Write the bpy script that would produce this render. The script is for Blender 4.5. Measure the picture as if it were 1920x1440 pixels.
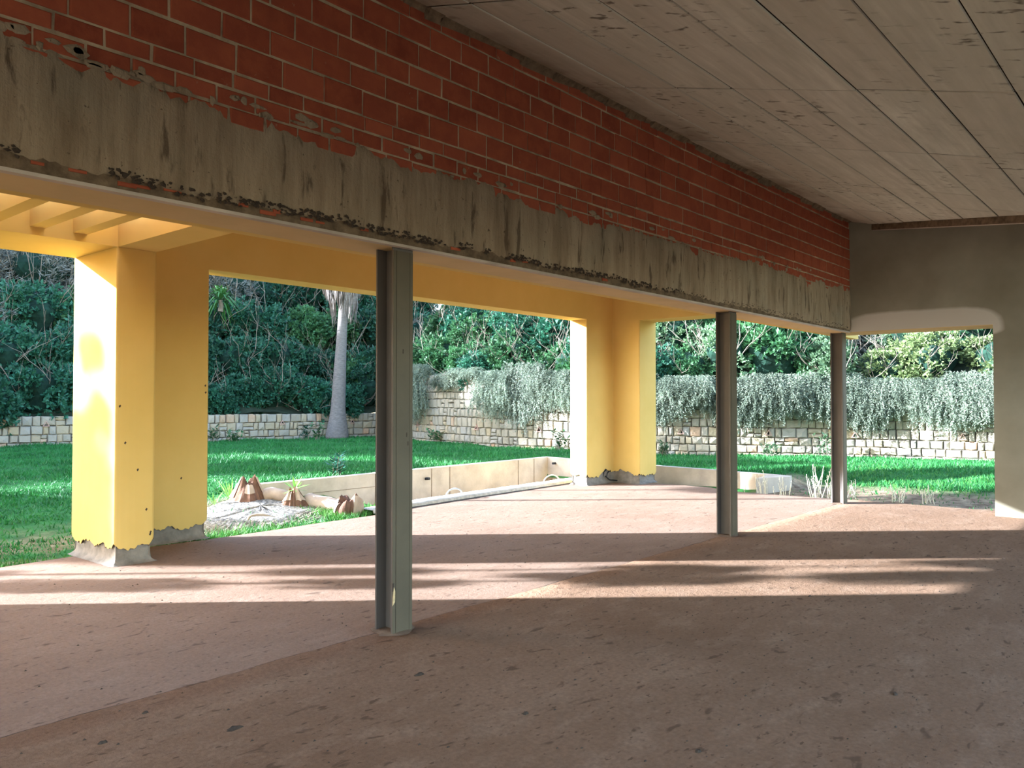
import bpy, math, random
import numpy as np
from mathutils import Vector, Matrix

# ------------------------------------------------------------------ scene, camera, light
S = bpy.context.scene
COL = S.collection
for o in list(bpy.data.objects):
    bpy.data.objects.remove(o)

YAW, PITCH, F = math.radians(40.539), math.radians(1.2045), 1522.0
cd = bpy.data.cameras.new('camera')
cd.sensor_width = 36.0
cd.lens = 36.0 * F / 1920.0
cd.clip_end = 500
cam = bpy.data.objects.new('camera', cd)
COL.objects.link(cam)
cam.location = (0, 0, 1.6)
cam.rotation_euler = (math.pi / 2 + PITCH, 0, YAW - math.pi / 2)
S.camera = cam

S.view_settings.view_transform = 'Standard'
S.view_settings.look = 'None'
S.view_settings.gamma = 1
S.view_settings.use_curve_mapping = False
S.view_settings.exposure = 0.82

SUN_AZ = Vector((0.685, -0.729, 0)).normalized()      # the way the sunlight travels over the ground
SUN_EL = math.radians(17.0)
w = bpy.data.worlds.new('sky')
S.world = w
w.use_nodes = True
wn = w.node_tree
wn.nodes.clear()
sky = wn.nodes.new('ShaderNodeTexSky')
sky.sky_type = 'NISHITA'
sky.sun_disc = False
sky.sun_elevation = SUN_EL
sky.sun_rotation = math.atan2(-SUN_AZ.x, -SUN_AZ.y)
sky.air_density = 1.0
sky.dust_density = 1.2
sky.ozone_density = 1.4
bgn = wn.nodes.new('ShaderNodeBackground')
bgn.inputs['Strength'].default_value = 0.95
won = wn.nodes.new('ShaderNodeOutputWorld')
wn.links.new(sky.outputs[0], bgn.inputs[0])
wn.links.new(bgn.outputs[0], won.inputs[0])

sd = bpy.data.lights.new('sun', 'SUN')
sd.energy = 25.0
sd.angle = math.radians(0.53)
sd.color = (0.87, 0.97, 1.10)
sun = bpy.data.objects.new('sun', sd)
COL.objects.link(sun)
dvec = Vector((SUN_AZ.x * math.cos(SUN_EL), SUN_AZ.y * math.cos(SUN_EL), -math.sin(SUN_EL)))
sun.rotation_euler = dvec.to_track_quat('-Z', 'Y').to_euler()
sun.location = (-20, 25, 15)
try:
    S.cycles.diffuse_bounces = 6
    S.cycles.max_bounces = 8
except Exception:
    pass

rng = random.Random(11)
NR = np.random.default_rng(7)

# ------------------------------------------------------------------ materials
MATS = {}


def lin(c):
    return tuple(((x / 255.0) / 12.92) if x <= 10 else (((x / 255.0) + 0.055) / 1.055) ** 2.4 for x in c)


class NT:
    def __init__(self, name):
        m = bpy.data.materials.new(name)
        m.use_nodes = True
        self.m, self.t = m, m.node_tree
        self.t.nodes.clear()
        self.out = self.n('ShaderNodeOutputMaterial')
        self.b = self.n('ShaderNodeBsdfPrincipled')
        self.l(self.b.outputs[0], self.out.inputs[0])
        self.geo = self.n('ShaderNodeNewGeometry')
        self.pos = self.geo.outputs['Position']

    def n(self, t, **k):
        x = self.t.nodes.new(t)
        for a, v in k.items():
            setattr(x, a, v)
        return x

    def l(self, a, b):
        self.t.links.new(a, b)

    def inp(self, node, i, v):
        if hasattr(v, 'is_linked') or hasattr(v, 'links'):
            self.l(v, node.inputs[i])
        else:
            if isinstance(v, tuple) and len(v) == 3 and node.inputs[i].type == 'RGBA':
                v = (*v, 1)
            node.inputs[i].default_value = v

    def scale(self, vec, s):
        x = self.n('ShaderNodeVectorMath', operation='MULTIPLY')
        self.inp(x, 0, vec)
        x.inputs[1].default_value = s
        return x.outputs[0]

    def noise(self, scale, detail=4.0, rough=0.55, vec=None, dist=0.0):
        x = self.n('ShaderNodeTexNoise')
        self.l(vec if vec is not None else self.pos, x.inputs['Vector'])
        x.inputs['Scale'].default_value = scale
        x.inputs['Detail'].default_value = detail
        x.inputs['Roughness'].default_value = rough
        x.inputs['Distortion'].default_value = dist
        return x.outputs['Fac']

    def ramp(self, fac, a, b, c0=(0, 0, 0), c1=(1, 1, 1)):
        x = self.n('ShaderNodeValToRGB')
        self.l(fac, x.inputs[0])
        e = x.color_ramp.elements
        e[0].position, e[1].position = a, b
        e[0].color, e[1].color = (*c0, 1), (*c1, 1)
        return x.outputs[0]

    def mix(self, fac, a, b, blend='MIX'):
        x = self.n('ShaderNodeMix', data_type='RGBA', blend_type=blend)
        self.inp(x, 0, fac)
        self.inp(x, 6, a)
        self.inp(x, 7, b)
        return x.outputs[2]

    def math(self, op, a, b=0.0, clamp=False):
        x = self.n('ShaderNodeMath', operation=op, use_clamp=clamp)
        self.inp(x, 0, a)
        self.inp(x, 1, b)
        return x.outputs[0]

    def xyz(self):
        x = self.n('ShaderNodeSeparateXYZ')
        self.l(self.pos, x.inputs[0])
        return x.outputs

    def bump(self, h, strength=0.3, dist=0.01):
        x = self.n('ShaderNodeBump')
        x.inputs['Strength'].default_value = strength
        x.inputs['Distance'].default_value = dist
        self.l(h, x.inputs['Height'])
        self.l(x.outputs[0], self.b.inputs['Normal'])

    def done(self, col, rough=0.85, spec=0.2):
        self.inp(self.b, 'Base Color', col)
        self.b.inputs['Roughness'].default_value = rough
        self.b.inputs['Specular IOR Level'].default_value = spec
        return self.m


def rnd_out(t):
    return t.n('ShaderNodeObjectInfo').outputs['Random']


def plain(name, c, var=0.25, scale=8.0, rough=0.85, bump=0.2, bscale=60.0, stretch=(1, 1, 1), rnd=0.0, spec=0.2):
    t = NT(name)
    v = t.scale(t.pos, stretch)
    f = t.noise(scale, 5, 0.6, v)
    lo = tuple(x * (1 - var) for x in c)
    hi = tuple(min(1, x * (1 + var)) for x in c)
    col = t.mix(t.ramp(f, 0.3, 0.7), lo, hi)
    if rnd:
        r = rnd_out(t)
        k = t.math('ADD', t.math('MULTIPLY', r, 2 * rnd), 1 - rnd)
        cc = t.n('ShaderNodeCombineColor')
        for i in range(3):
            t.l(k, cc.inputs[i])
        col = t.mix(1.0, col, cc.outputs[0], 'MULTIPLY')
    if bump:
        t.bump(t.noise(bscale, 4, 0.6, v), bump, 0.01)
    return t.done(col, rough, spec)


def m_yellow():
    t = NT('yellow_render')
    f = t.noise(1.3, 4, 0.6)
    col = t.mix(t.ramp(f, 0.3, 0.7), (0.60, 0.405, 0.125), (0.66, 0.455, 0.155))
    t.bump(t.noise(220, 3, 0.5), 0.08, 0.004)
    return t.done(col, 0.9, 0.1)


def m_floor(name, dark, light, dust, spots=True, bump=0.5):
    t = NT(name)
    big = t.noise(0.55, 5, 0.6)
    mid = t.noise(3.1, 6, 0.65, t.scale(t.pos, (0.7, 1.5, 1)))
    fine = t.noise(38, 6, 0.7)
    col = t.mix(t.ramp(big, 0.35, 0.68), dark, light)
    col = t.mix(t.math('MULTIPLY', t.ramp(mid, 0.5, 0.72), 0.55), col, dust)
    col = t.mix(t.math('MULTIPLY', t.ramp(fine, 0.36, 0.62), 0.45), col, tuple(x * 0.62 for x in dark), 'MIX')
    if spots:
        sp = t.noise(5.5, 3, 0.5, t.scale(t.pos, (1.0, 2.2, 1)), 0.6)
        col = t.mix(t.math('MULTIPLY', t.ramp(sp, 0.63, 0.70), 0.75), col, tuple(x * 0.42 for x in dark))
        sp2 = t.noise(19, 2, 0.5, t.scale(t.pos, (0.8, 1.5, 1)))
        col = t.mix(t.math('MULTIPLY', t.ramp(sp2, 0.655, 0.71), 0.75), col, tuple(x * 0.4 for x in dark))
    h = t.math('ADD', t.math('MULTIPLY', t.noise(90, 5, 0.7), 0.6), t.noise(14, 5, 0.6))
    t.bump(h, bump, 0.02)
    return t.done(col, 0.93, 0.12)


def m_ceiling():
    t = NT('board_marked_concrete')
    grain = t.noise(1.6, 6, 0.68, t.scale(t.pos, (0.8, 4.5, 4.5)))
    big = t.noise(0.7, 4, 0.6)
    r = rnd_out(t)
    col = t.mix(t.ramp(grain, 0.3, 0.72), (0.42, 0.405, 0.33), (0.63, 0.615, 0.52))
    plank = t.noise(1.0, 3, 0.7, t.scale(t.pos, (0.22, 8.5, 0.0)))
    col = t.mix(t.math('MULTIPLY', t.ramp(plank, 0.42, 0.62), 0.55), col, (0.41, 0.385, 0.31))
    col = t.mix(t.math('MULTIPLY', t.ramp(big, 0.42, 0.7), 0.5), col, (0.52, 0.505, 0.42))
    col = t.mix(t.math('MULTIPLY', r, 0.35), col, (0.42, 0.36, 0.285))
    sp = t.noise(6.0, 3, 0.55, t.scale(t.pos, (2.4, 1.0, 1)), 0.3)
    zone = t.ramp(t.noise(0.8, 3, 0.5), 0.42, 0.6)
    col = t.mix(t.math('MULTIPLY', t.math('MULTIPLY', t.ramp(sp, 0.60, 0.68), 0.85), zone), col, (0.10, 0.08, 0.06))
    # damp brown stain along the top of the brick wall
    x = t.xyz()
    dy = t.ramp(x[1], 0.0, 1.0)
    e = t.math('MULTIPLY', t.math('SUBTRACT', x[1], 3.62), 1.7, True)
    st = t.math('MULTIPLY', e, t.ramp(t.noise(1.1, 4, 0.6), 0.4, 0.62))
    col = t.mix(t.math('MULTIPLY', st, 0.7), col, (0.15, 0.085, 0.04))
    t.bump(t.math('ADD', grain, t.math('MULTIPLY', t.noise(70, 4, 0.6), 0.3)), 0.25, 0.008)
    return t.done(col, 0.9, 0.12)


def m_beam():
    t = NT('rough_beam_render')
    x = t.xyz()
    v = t.noise(3.0, 6, 0.65, t.scale(t.pos, (2.6, 2.6, 0.35)))
    big = t.noise(1.4, 5, 0.6)
    col = t.mix(t.ramp(v, 0.32, 0.7), (0.20, 0.143, 0.09), (0.385, 0.295, 0.20))
    col = t.mix(t.math('MULTIPLY', t.ramp(big, 0.5, 0.68), 0.5), col, (0.28, 0.24, 0.17))
    dr = t.noise(5.2, 5, 0.6, t.scale(t.pos, (2.3, 2.3, 0.42)), 0.35)
    col = t.mix(t.math('MULTIPLY', t.ramp(dr, 0.575, 0.66), 0.8), col, (0.085, 0.058, 0.036))
    sp = t.noise(26, 3, 0.6)
    col = t.mix(t.math('MULTIPLY', t.ramp(sp, 0.67, 0.72), 0.75), col, (0.06, 0.04, 0.025))
    t.bump(t.math('ADD', t.noise(3.0, 5, 0.6, t.scale(t.pos, (5, 5, 0.4))), t.math('MULTIPLY', t.noise(50, 5, 0.6), 0.5)), 0.7, 0.02)
    return t.done(col, 0.92, 0.12)


def m_endwall():
    t = NT('float_finished_render')
    x = t.xyz()
    f = t.noise(0.9, 5, 0.6)
    col = t.mix(t.ramp(f, 0.35, 0.68), (0.19, 0.166, 0.12), (0.262, 0.238, 0.182))
    # pale skim patch over the opening, rounded at its right end
    wob = t.math('MULTIPLY', t.math('SUBTRACT', t.noise(5.5, 4, 0.6), 0.5), 0.16)
    dyc = t.math('DIVIDE', t.math('ABSOLUTE', t.math('SUBTRACT', x[1], 3.22)), 1.12)
    dzc = t.math('DIVIDE', t.math('SUBTRACT', x[2], 2.62), 0.34)
    dzc = t.math('MAXIMUM', dzc, t.math('MULTIPLY', dzc, -2.6))
    r4 = t.math('ADD', t.math('POWER', dyc, 5.0), t.math('POWER', t.math('ABSOLUTE', dzc), 2.5))
    k = t.math('SUBTRACT', t.math('ADD', 1.0, wob), r4)
    k = t.math('MULTIPLY', k, 3.5, True)
    col = t.mix(k, col, (0.47, 0.425, 0.37))
    t.bump(t.noise(120, 4, 0.5), 0.08, 0.004)
    return t.done(col, 0.9, 0.12)


def m_brick():
    t = NT('red_brick')
    r = rnd_out(t)
    f = t.noise(9, 5, 0.6)
    a = t.mix(r, (0.235, 0.054, 0.029), (0.35, 0.09, 0.048))
    col = t.mix(t.math('MULTIPLY', t.ramp(f, 0.4, 0.7), 0.4), a, (0.46, 0.13, 0.058))
    d = t.noise(2.3, 4, 0.6)
    col = t.mix(t.math('MULTIPLY', t.ramp(d, 0.55, 0.75), 0.4), col, (0.20, 0.055, 0.03))
    sm = t.noise(16, 4, 0.6)
    col = t.mix(t.math('MULTIPLY', t.ramp(sm, 0.68, 0.76), 0.6), col, (0.40, 0.31, 0.2))
    t.bump(t.noise(80, 4, 0.6), 0.25, 0.006)
    return t.done(col, 0.9, 0.12)


def m_leaf(name, c, var=0.45, trans=0.3, rnd=0.25, hue=None):
    t = NT(name)
    f = t.noise(2.2, 3, 0.6)
    g = t.noise(17, 2, 0.5)
    lo = tuple(x * (1 - var) for x in c)
    hi = hue if hue else tuple(min(1, x * (1 + var)) for x in c)
    col = t.mix(t.ramp(f, 0.35, 0.68), lo, hi)
    col = t.mix(t.math('MULTIPLY', t.ramp(g, 0.45, 0.7), 0.5), col, tuple(min(1, x * 1.6) for x in hi))
    r = rnd_out(t)
    k = t.math('ADD', t.math('MULTIPLY', r, 2 * rnd), 1 - rnd)
    cc = t.n('ShaderNodeCombineColor')
    for i in range(3):
        t.l(k, cc.inputs[i])
    col = t.mix(1.0, col, cc.outputs[0], 'MULTIPLY')
    m = t.done(col, 0.55, 0.35)
    if trans:
        tr = t.n('ShaderNodeBsdfTranslucent')
        t.l(col, tr.inputs[0])
        mx = t.n('ShaderNodeMixShader')
        mx.inputs[0].default_value = trans
        t.l(t.b.outputs[0], mx.inputs[1])
        t.l(tr.outputs[0], mx.inputs[2])
        t.l(mx.outputs[0], t.out.inputs[0])
    return m


def m_stone():
    t = NT('sandstone')
    r = rnd_out(t)
    f = t.noise(5, 5, 0.6)
    x = t.n('ShaderNodeValToRGB')
    t.l(r, x.inputs[0])
    e = x.color_ramp.elements
    e[0].position, e[0].color = 0.0, (0.28, 0.245, 0.19, 1)
    e[1].position, e[1].color = 1.0, (0.36, 0.32, 0.255, 1)
    for p, c in ((0.3, (0.325, 0.285, 0.22, 1)), (0.55, (0.30, 0.28, 0.245, 1)), (0.78, (0.35, 0.28, 0.18, 1)), (0.93, (0.35, 0.29, 0.205, 1)), (0.965, (0.44, 0.26, 0.16, 1))):
        k = e.new(p)
        k.color = c
    col = t.mix(t.math('MULTIPLY', t.ramp(f, 0.4, 0.7), 0.35), x.outputs[0], (0.38, 0.32, 0.24))
    t.bump(t.noise(14, 6, 0.65), 0.6, 0.03)
    return t.done(col, 0.9, 0.12)


def m_ground():
    t = NT('lawn_soil')
    f = t.noise(0.35, 4, 0.6)
    g = t.noise(3, 5, 0.6)
    col = t.mix(t.ramp(g, 0.35, 0.65), (0.02, 0.085, 0.022), (0.035, 0.14, 0.035))
    x = t.xyz()
    # bare trodden soil beside the slab on the left and at its right end
    le = t.math('MULTIPLY', t.math('SUBTRACT', 11.6, x[1]), 0.55, True)
    le = t.math('MULTIPLY', le, t.math('MULTIPLY', t.math('SUBTRACT', 5.6, x[0]), 1.2, True))
    le = t.math('MULTIPLY', le, t.ramp(t.noise(1.4, 5, 0.6), 0.4, 0.55))
    ri = t.math('MULTIPLY', t.math('SUBTRACT', 16.3, x[0]), 0.9, True)
    ri = t.math('MULTIPLY', ri, t.math('MULTIPLY', t.math('SUBTRACT', 6.6, x[1]), 1.5, True))
    k = t.math('MAXIMUM', le, ri)
    k = t.math('MAXIMUM', k, t.math('MULTIPLY', t.math('SUBTRACT', -.115, x[2]), 40.0, True))
    soil = t.mix(t.ramp(t.noise(6, 5, 0.65), 0.35, 0.65), (0.12, 0.075, 0.05), (0.30, 0.23, 0.15))
    col = t.mix(k, col, soil)
    t.bump(t.noise(9, 5, 0.65), 0.6, 0.06)
    return t.done(col, 0.95, 0.1)


M = {
    'yellow': m_yellow(),
    'cream': plain('cream_soffit', (0.56, 0.405, 0.21), 0.08, 2.0, 0.9, 0.08, 150),
    'floor': m_floor('dusty_screed', (0.205, 0.119, 0.073), (0.28, 0.173, 0.114), (0.34, 0.23, 0.163), True, 0.9),
    'terrace': m_floor('terrace_screed', (0.235, 0.150, 0.106), (0.295, 0.20, 0.15), (0.34, 0.245, 0.19), True, 0.4),
    'ceiling': m_ceiling(),
    'beam': m_beam(),
    'endwall': m_endwall(),
    'brick': m_brick(),
    'mortar': plain('lime_mortar', (0.40, 0.31, 0.205), 0.45, 5, 0.95, 0.6, 45),
    'darkmortar': plain('dark_mortar', (0.15, 0.105, 0.066), 0.5, 11, 0.95, 0.8, 40),
    'plinth': plain('grey_plinth_mortar', (0.22, 0.19, 0.16), 0.3, 9, 0.95, 0.6, 50),
    'collar': plain('dusty_mortar', (0.17, 0.115, 0.08), 0.3, 9, 0.95, 0.6, 50),
    'steel': plain('painted_steel', (0.10, 0.083, 0.074), 0.12, 3, 0.5, 0.05, 80, spec=0.4),
    'plate': plain('olive_primer', (0.095, 0.074, 0.046), 0.12, 3, 0.6, 0.05, 80, spec=0.3),
    'chip': plain('bare_chip', (0.55, 0.40, 0.22), 0.2, 30, 0.9, 0.3, 80),
    'concrete': plain('pale_concrete', (0.47, 0.40, 0.335), 0.22, 2.2, 0.92, 0.35, 30),
    'gravelmortar': plain('pale_rough_mortar', (0.56, 0.50, 0.43), 0.25, 14, 0.95, 0.9, 40),
    'darkgap': plain('shadow_gap', (0.05, 0.038, 0.03), 0.3, 10, 0.95, 0.5, 30),
    'stone': m_stone(),
    'stonejoint': plain('wall_joint', (0.10, 0.085, 0.07), 0.3, 12, 0.95, 0.4, 40),
    'ground': m_ground(),
    'bank': plain('deep_shade_soil', (0.028, 0.04, 0.024), 0.5, 3, 0.95, 0.6, 12),  # dark green put in so bare bank between shrubs looks deeply shaded
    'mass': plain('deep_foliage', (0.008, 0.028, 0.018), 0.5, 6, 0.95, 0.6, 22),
    'grass': m_leaf('grass_blades', (0.012, 0.125, 0.028), 0.35, 0.25, 0.0, (0.028, 0.19, 0.04)),
    'straw': plain('dry_straw', (0.42, 0.37, 0.29), 0.4, 9, 0.9, 0.2, 60),
    'gravel': plain('ashy_litter', (0.24, 0.22, 0.195), 0.85, 26, 0.95, 1.0, 40),
    'leafdark': m_leaf('dark_leaf', (0.018, 0.085, 0.05), 0.4, 0.2, 0.3, (0.032, 0.135, 0.078)),
    'leafmid': m_leaf('mid_leaf', (0.035, 0.12, 0.05), 0.4, 0.25, 0.3, (0.07, 0.19, 0.075)),
    'leafpale': m_leaf('pale_leaf', (0.10, 0.19, 0.10), 0.35, 0.3, 0.25, (0.17, 0.28, 0.15)),
    'leafyellow': m_leaf('yellowish_leaf', (0.12, 0.185, 0.065), 0.35, 0.3, 0.25, (0.21, 0.265, 0.11)),
    'twig': m_leaf('grey_twig', (0.12, 0.13, 0.11), 0.35, 0.1, 0.25, (0.2, 0.2, 0.17)),
    'rosemary': m_leaf('rosemary_leaf', (0.11, 0.155, 0.105), 0.45, 0.25, 0.2, (0.27, 0.32, 0.24)),
    'branch': plain('grey_bark', (0.22, 0.18, 0.145), 0.3, 9, 0.9, 0.3, 30),
    'palmbark': plain('palm_bark', (0.17, 0.15, 0.14), 0.3, 9, 0.9, 0.6, 24, (1, 1, 4)),
    'deadfrond': plain('dead_frond', (0.20, 0.17, 0.155), 0.45, 12, 0.9, 0.2, 60, rnd=0.35),
    'frond': m_leaf('palm_leaf', (0.05, 0.14, 0.045), 0.3, 0.25, 0.2),
    'yucca': m_leaf('yucca_leaf', (0.03, 0.13, 0.03), 0.3, 0.15, 0.2, (0.06, 0.2, 0.045)),
    'edge': m_leaf('edge_grass_blades', (0.045, 0.19, 0.03), 0.4, 0.25, 0.0, (0.10, 0.27, 0.05)),
    'sprout': m_leaf('bright_sprout', (0.16, 0.34, 0.07), 0.3, 0.25, 0.2),
    'stump': plain('torn_stump', (0.15, 0.08, 0.055), 0.45, 9, 0.92, 0.9, 22, (1, 1, 0.4)),
    'palewood': plain('bare_wood', (0.42, 0.32, 0.25), 0.2, 6, 0.85, 0.3, 25),
    'pipe': plain('black_pipe', (0.02, 0.022, 0.026), 0.2, 8, 0.5, 0.0),
    'conduit': plain('grey_conduit', (0.55, 0.56, 0.56), 0.1, 8, 0.5, 0.0),
    'drain': plain('pink_terracotta', (0.42, 0.27, 0.22), 0.15, 8, 0.8, 0.1),
    'void': plain('drain_void', (0.012, 0.01, 0.01), 0.1, 8, 0.95, 0.0),
    'clod': plain('mud_clod', (0.055, 0.04, 0.03), 0.3, 30, 0.95, 0.6, 60),
    'drystalk': plain('dry_stalk', (0.60, 0.56, 0.44), 0.25, 9, 0.9, 0.1, 60),
    'white': plain('white_chip', (0.7, 0.68, 0.62), 0.1, 9, 0.9, 0.0),
}


# ------------------------------------------------------------------ helpers
class MB:
    def __init__(self):
        self.v, self.f = [], []

    def add(self, vs, fs):
        b = len(self.v)
        self.v += [tuple(p) for p in vs]
        self.f += [tuple(i + b for i in f) for f in fs]
        return self

    def box(self, x0, x1, y0, y1, z0, z1):
        v = [(x, y, z) for z in (z0, z1) for y in (y0, y1) for x in (x0, x1)]
        return self.add(v, [(0, 2, 3, 1), (4, 5, 7, 6), (0, 1, 5, 4), (2, 6, 7, 3), (0, 4, 6, 2), (1, 3, 7, 5)])

    def prism(self, poly, z0, z1):
        n = len(poly)
        v = [(p[0], p[1], z0) for p in poly] + [(p[0], p[1], z1) for p in poly]
        f = [tuple(range(n - 1, -1, -1)), tuple(range(n, 2 * n))] + [(i, (i + 1) % n, n + (i + 1) % n, n + i) for i in range(n)]
        return self.add(v, f)

    def tube(self, pts, rad, n=6, cap=True):
        pts = [Vector(p) for p in pts]
        vs, fs = [], []
        for i, p in enumerate(pts):
            d = (pts[min(i + 1, len(pts) - 1)] - pts[max(i - 1, 0)]).normalized()
            a = d.cross(Vector((0.31, 0.2, 0.93)) if abs(d.z) < 0.9 else Vector((1, 0, 0))).normalized()
            b = d.cross(a)
            r = rad[i] if hasattr(rad, '__len__') else rad
            for k in range(n):
                an = 2 * math.pi * k / n
                vs.append(p + a * (r * math.cos(an)) + b * (r * math.sin(an)))
        for i in range(len(pts) - 1):
            for k in range(n):
                fs.append((i * n + k, i * n + (k + 1) % n, (i + 1) * n + (k + 1) % n, (i + 1) * n + k))
        if cap:
            fs.append(tuple(range(n - 1, -1, -1)))
            fs.append(tuple((len(pts) - 1) * n + k for k in range(n)))
        return self.add(vs, fs)

    def mesh(self, name, mat=None, smooth=False):
        me = bpy.data.meshes.new(name)
        me.from_pydata(self.v, [], self.f)
        if mat:
            me.materials.append(mat)
        if smooth:
            me.polygons.foreach_set('use_smooth', [True] * len(me.polygons))
        me.update()
        return me

    def build(self, name, mat, parent=None, smooth=False):
        return obj(name, self.mesh(name, mat, smooth), parent)


def fast_mesh(name, V, Fc, mat, smooth=False):
    """V (n,3) array, Fc (m,k) array of equal faces"""
    me = bpy.data.meshes.new(name)
    V = np.asarray(V, dtype=np.float32)
    Fc = np.asarray(Fc, dtype=np.int32)
    m, k = Fc.shape
    me.vertices.add(len(V))
    me.vertices.foreach_set('co', V.ravel())
    me.loops.add(m * k)
    me.loops.foreach_set('vertex_index', Fc.ravel())
    me.polygons.add(m)
    me.polygons.foreach_set('loop_start', np.arange(0, m * k, k, dtype=np.int32))
    me.polygons.foreach_set('loop_total', np.full(m, k, dtype=np.int32))
    if smooth:
        me.polygons.foreach_set('use_smooth', np.ones(m, dtype=bool))
    me.materials.append(mat)
    me.update(calc_edges=True)
    return me


def obj(name, me, parent=None, loc=None, rz=0.0, scale=None):
    o = bpy.data.objects.new(name, me)
    COL.objects.link(o)
    if parent:
        o.parent = parent
    if loc is not None:
        o.location = loc
    if rz:
        o.rotation_euler = (0, 0, rz)
    if scale is not None:
        o.scale = scale
    return o


def tag(o, label=None, cat=None, group=None, kind=None):
    if label:
        o['label'] = label
    if cat:
        o['category'] = cat
    if group:
        o['group'] = group
    if kind:
        o['kind'] = kind
    return o


def thing(name, label, cat, loc=(0, 0, 0), rz=0.0, group=None):
    return tag(obj(name, None, None, loc, rz), label, cat, group)


def struct(o, label, cat):
    return tag(o, label, cat, None, 'structure')


def dup(root, loc, rz=0.0, scale=None, label=None, group=None):
    r = root.copy()
    COL.objects.link(r)
    r.location = loc
    r.rotation_euler = (0, 0, rz)
    if scale is not None:
        r.scale = scale
    if label:
        r['label'] = label
    if group:
        r['group'] = group
    for ch in list(root.children):
        c = ch.copy()
        COL.objects.link(c)
        c.parent = r
        for g in ch.children:
            d = g.copy()
            COL.objects.link(d)
            d.parent = c
    return r


def sstep(a, b, x):
    t = np.clip((x - a) / (b - a), 0, 1)
    return t * t * (3 - 2 * t)


def wob(x, seed=0.0, f=1.0):
    return (math.sin(x * 3.1 * f + seed) + 0.6 * math.sin(x * 7.7 * f + 1.7 * seed) + 0.4 * math.sin(x * 17.3 * f + 2.9 * seed)
            + 0.35 * math.sin(x * 41 * f + 0.7 * seed)) / 2.35


# ------------------------------------------------------------------ levels of the building
ZB = 2.67            # underside of the interior beam
YW, YO = 4.18, 4.585  # its inner and outer face
XE = 12.95           # inner face of the end wall
KS = 0.263           # pitch of the roof


def zc(y):
    return 4.385 + KS * (y - YW)


# ---- interior floor (rough screed, ragged edge along the columns)
nx, ny = 170, 8
V, Fc = [], []
xs = np.concatenate([np.linspace(-7, 0, 20), np.linspace(0.1, XE + 0.62, 190)])
ysr = [-3.2, -1, 1, 2.5, 3.6, 4.1]
for x in xs:
    e = 4.36 + 0.018 * wob(x, 1.0, 1.4)
    for y in ysr:
        V.append((x, y, 0.004))
    V.append((x, e, 0.006))
    V.append((x, e + 0.012, -0.02))
k = len(ysr) + 2
for i in range(len(xs) - 1):
    for j in range(k - 1):
        Fc.append((i * k + j, (i + 1) * k + j, (i + 1) * k + j + 1, i * k + j + 1))
fl = obj('floor', fast_mesh('floor', V, Fc, M['floor']))
struct(fl, 'rough brown dusty concrete floor of the unfinished room', 'floor')
# the crack beside the joint
V, Fc = [], []
for i, x in enumerate(xs):
    e = 4.36 + 0.018 * wob(x, 1.0, 1.4)
    wdt = 0.006 + 0.012 * max(0, wob(x, 4.0, 0.9))
    V += [(x, e, 0.0035), (x, e + 0.004 + wdt, 0.0035)]
    if i:
        Fc.append((2 * i - 2, 2 * i, 2 * i + 1, 2 * i - 1))
o = obj('trim_1', fast_mesh('floor_crack', V, Fc, M['darkgap']))
struct(o, 'dark ragged joint in the floor along the row of steel columns', 'floor joint')

# ---- terrace slab
MB().prism([(-9, 4.30), (13.62, 4.30), (13.50, 5.2), (13.50, 6.2), (13.6, 6.6), (13.86, 7.0), (13.86, 9.40), (12.7, 9.36), (9.9, 9.17), (8.3, 9.03),
            (7.43, 8.88), (6.5, 8.87), (5.8, 8.82), (4.8, 8.80), (3.42, 8.90), (3.05, 8.86), (2.76, 8.84), (-9, 8.84)], -0.22, 0.0).build('floor_terrace', M['terrace'])
struct(bpy.data.objects['floor_terrace'], 'smooth screed terrace slab between the steel columns and the garden', 'terrace')
MB().box(-7, 13.52, -3.2, 4.36, -0.3, -0.02).build('floor_base', M['concrete'])
struct(bpy.data.objects['floor_base'], 'concrete base under the room floor', 'floor')

# ---- terrace edge on the garden side: dark channel and rough pale mortar kerb
V, Fc = [], []
xk = np.linspace(7.5, 13.3, 120)
for i, x in enumerate(xk):
    y0 = np.interp(x, [7.43, 8.3, 9.9, 12.5, 13.3], [8.9, 9.03, 9.17, 9.34, 9.40])
    a, b = 0.012 * wob(x, 2, 2.2), 0.02 * wob(x, 5, 2.6)
    V += [(x, y0 - 0.01, 0.004), (x, y0 + 0.09 + a, 0.004), (x, y0 + 0.10 + a, 0.045 + b * 0.4), (x, y0 + 0.42 + b, 0.05 + a * 0.5), (x, y0 + 0.46 + b, -0.3)]
    if i:
        for j in range(4):
            Fc.append((5 * i - 5 + j, 5 * i + j, 5 * i + j + 1, 5 * i - 4 + j))
kerb = thing('mortar_kerb', 'rough pale mortar kerb along the garden edge of the terrace slab', 'kerb', (0, 0, 0))
obj('mortar_strip', fast_mesh('mortar_strip', V, [f for i, f in enumerate(Fc) if i % 4], M['gravelmortar']), kerb)
obj('dark_joint', fast_mesh('dark_joint', V, [f for i, f in enumerate(Fc) if i % 4 == 0], M['darkgap']), kerb)

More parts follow.
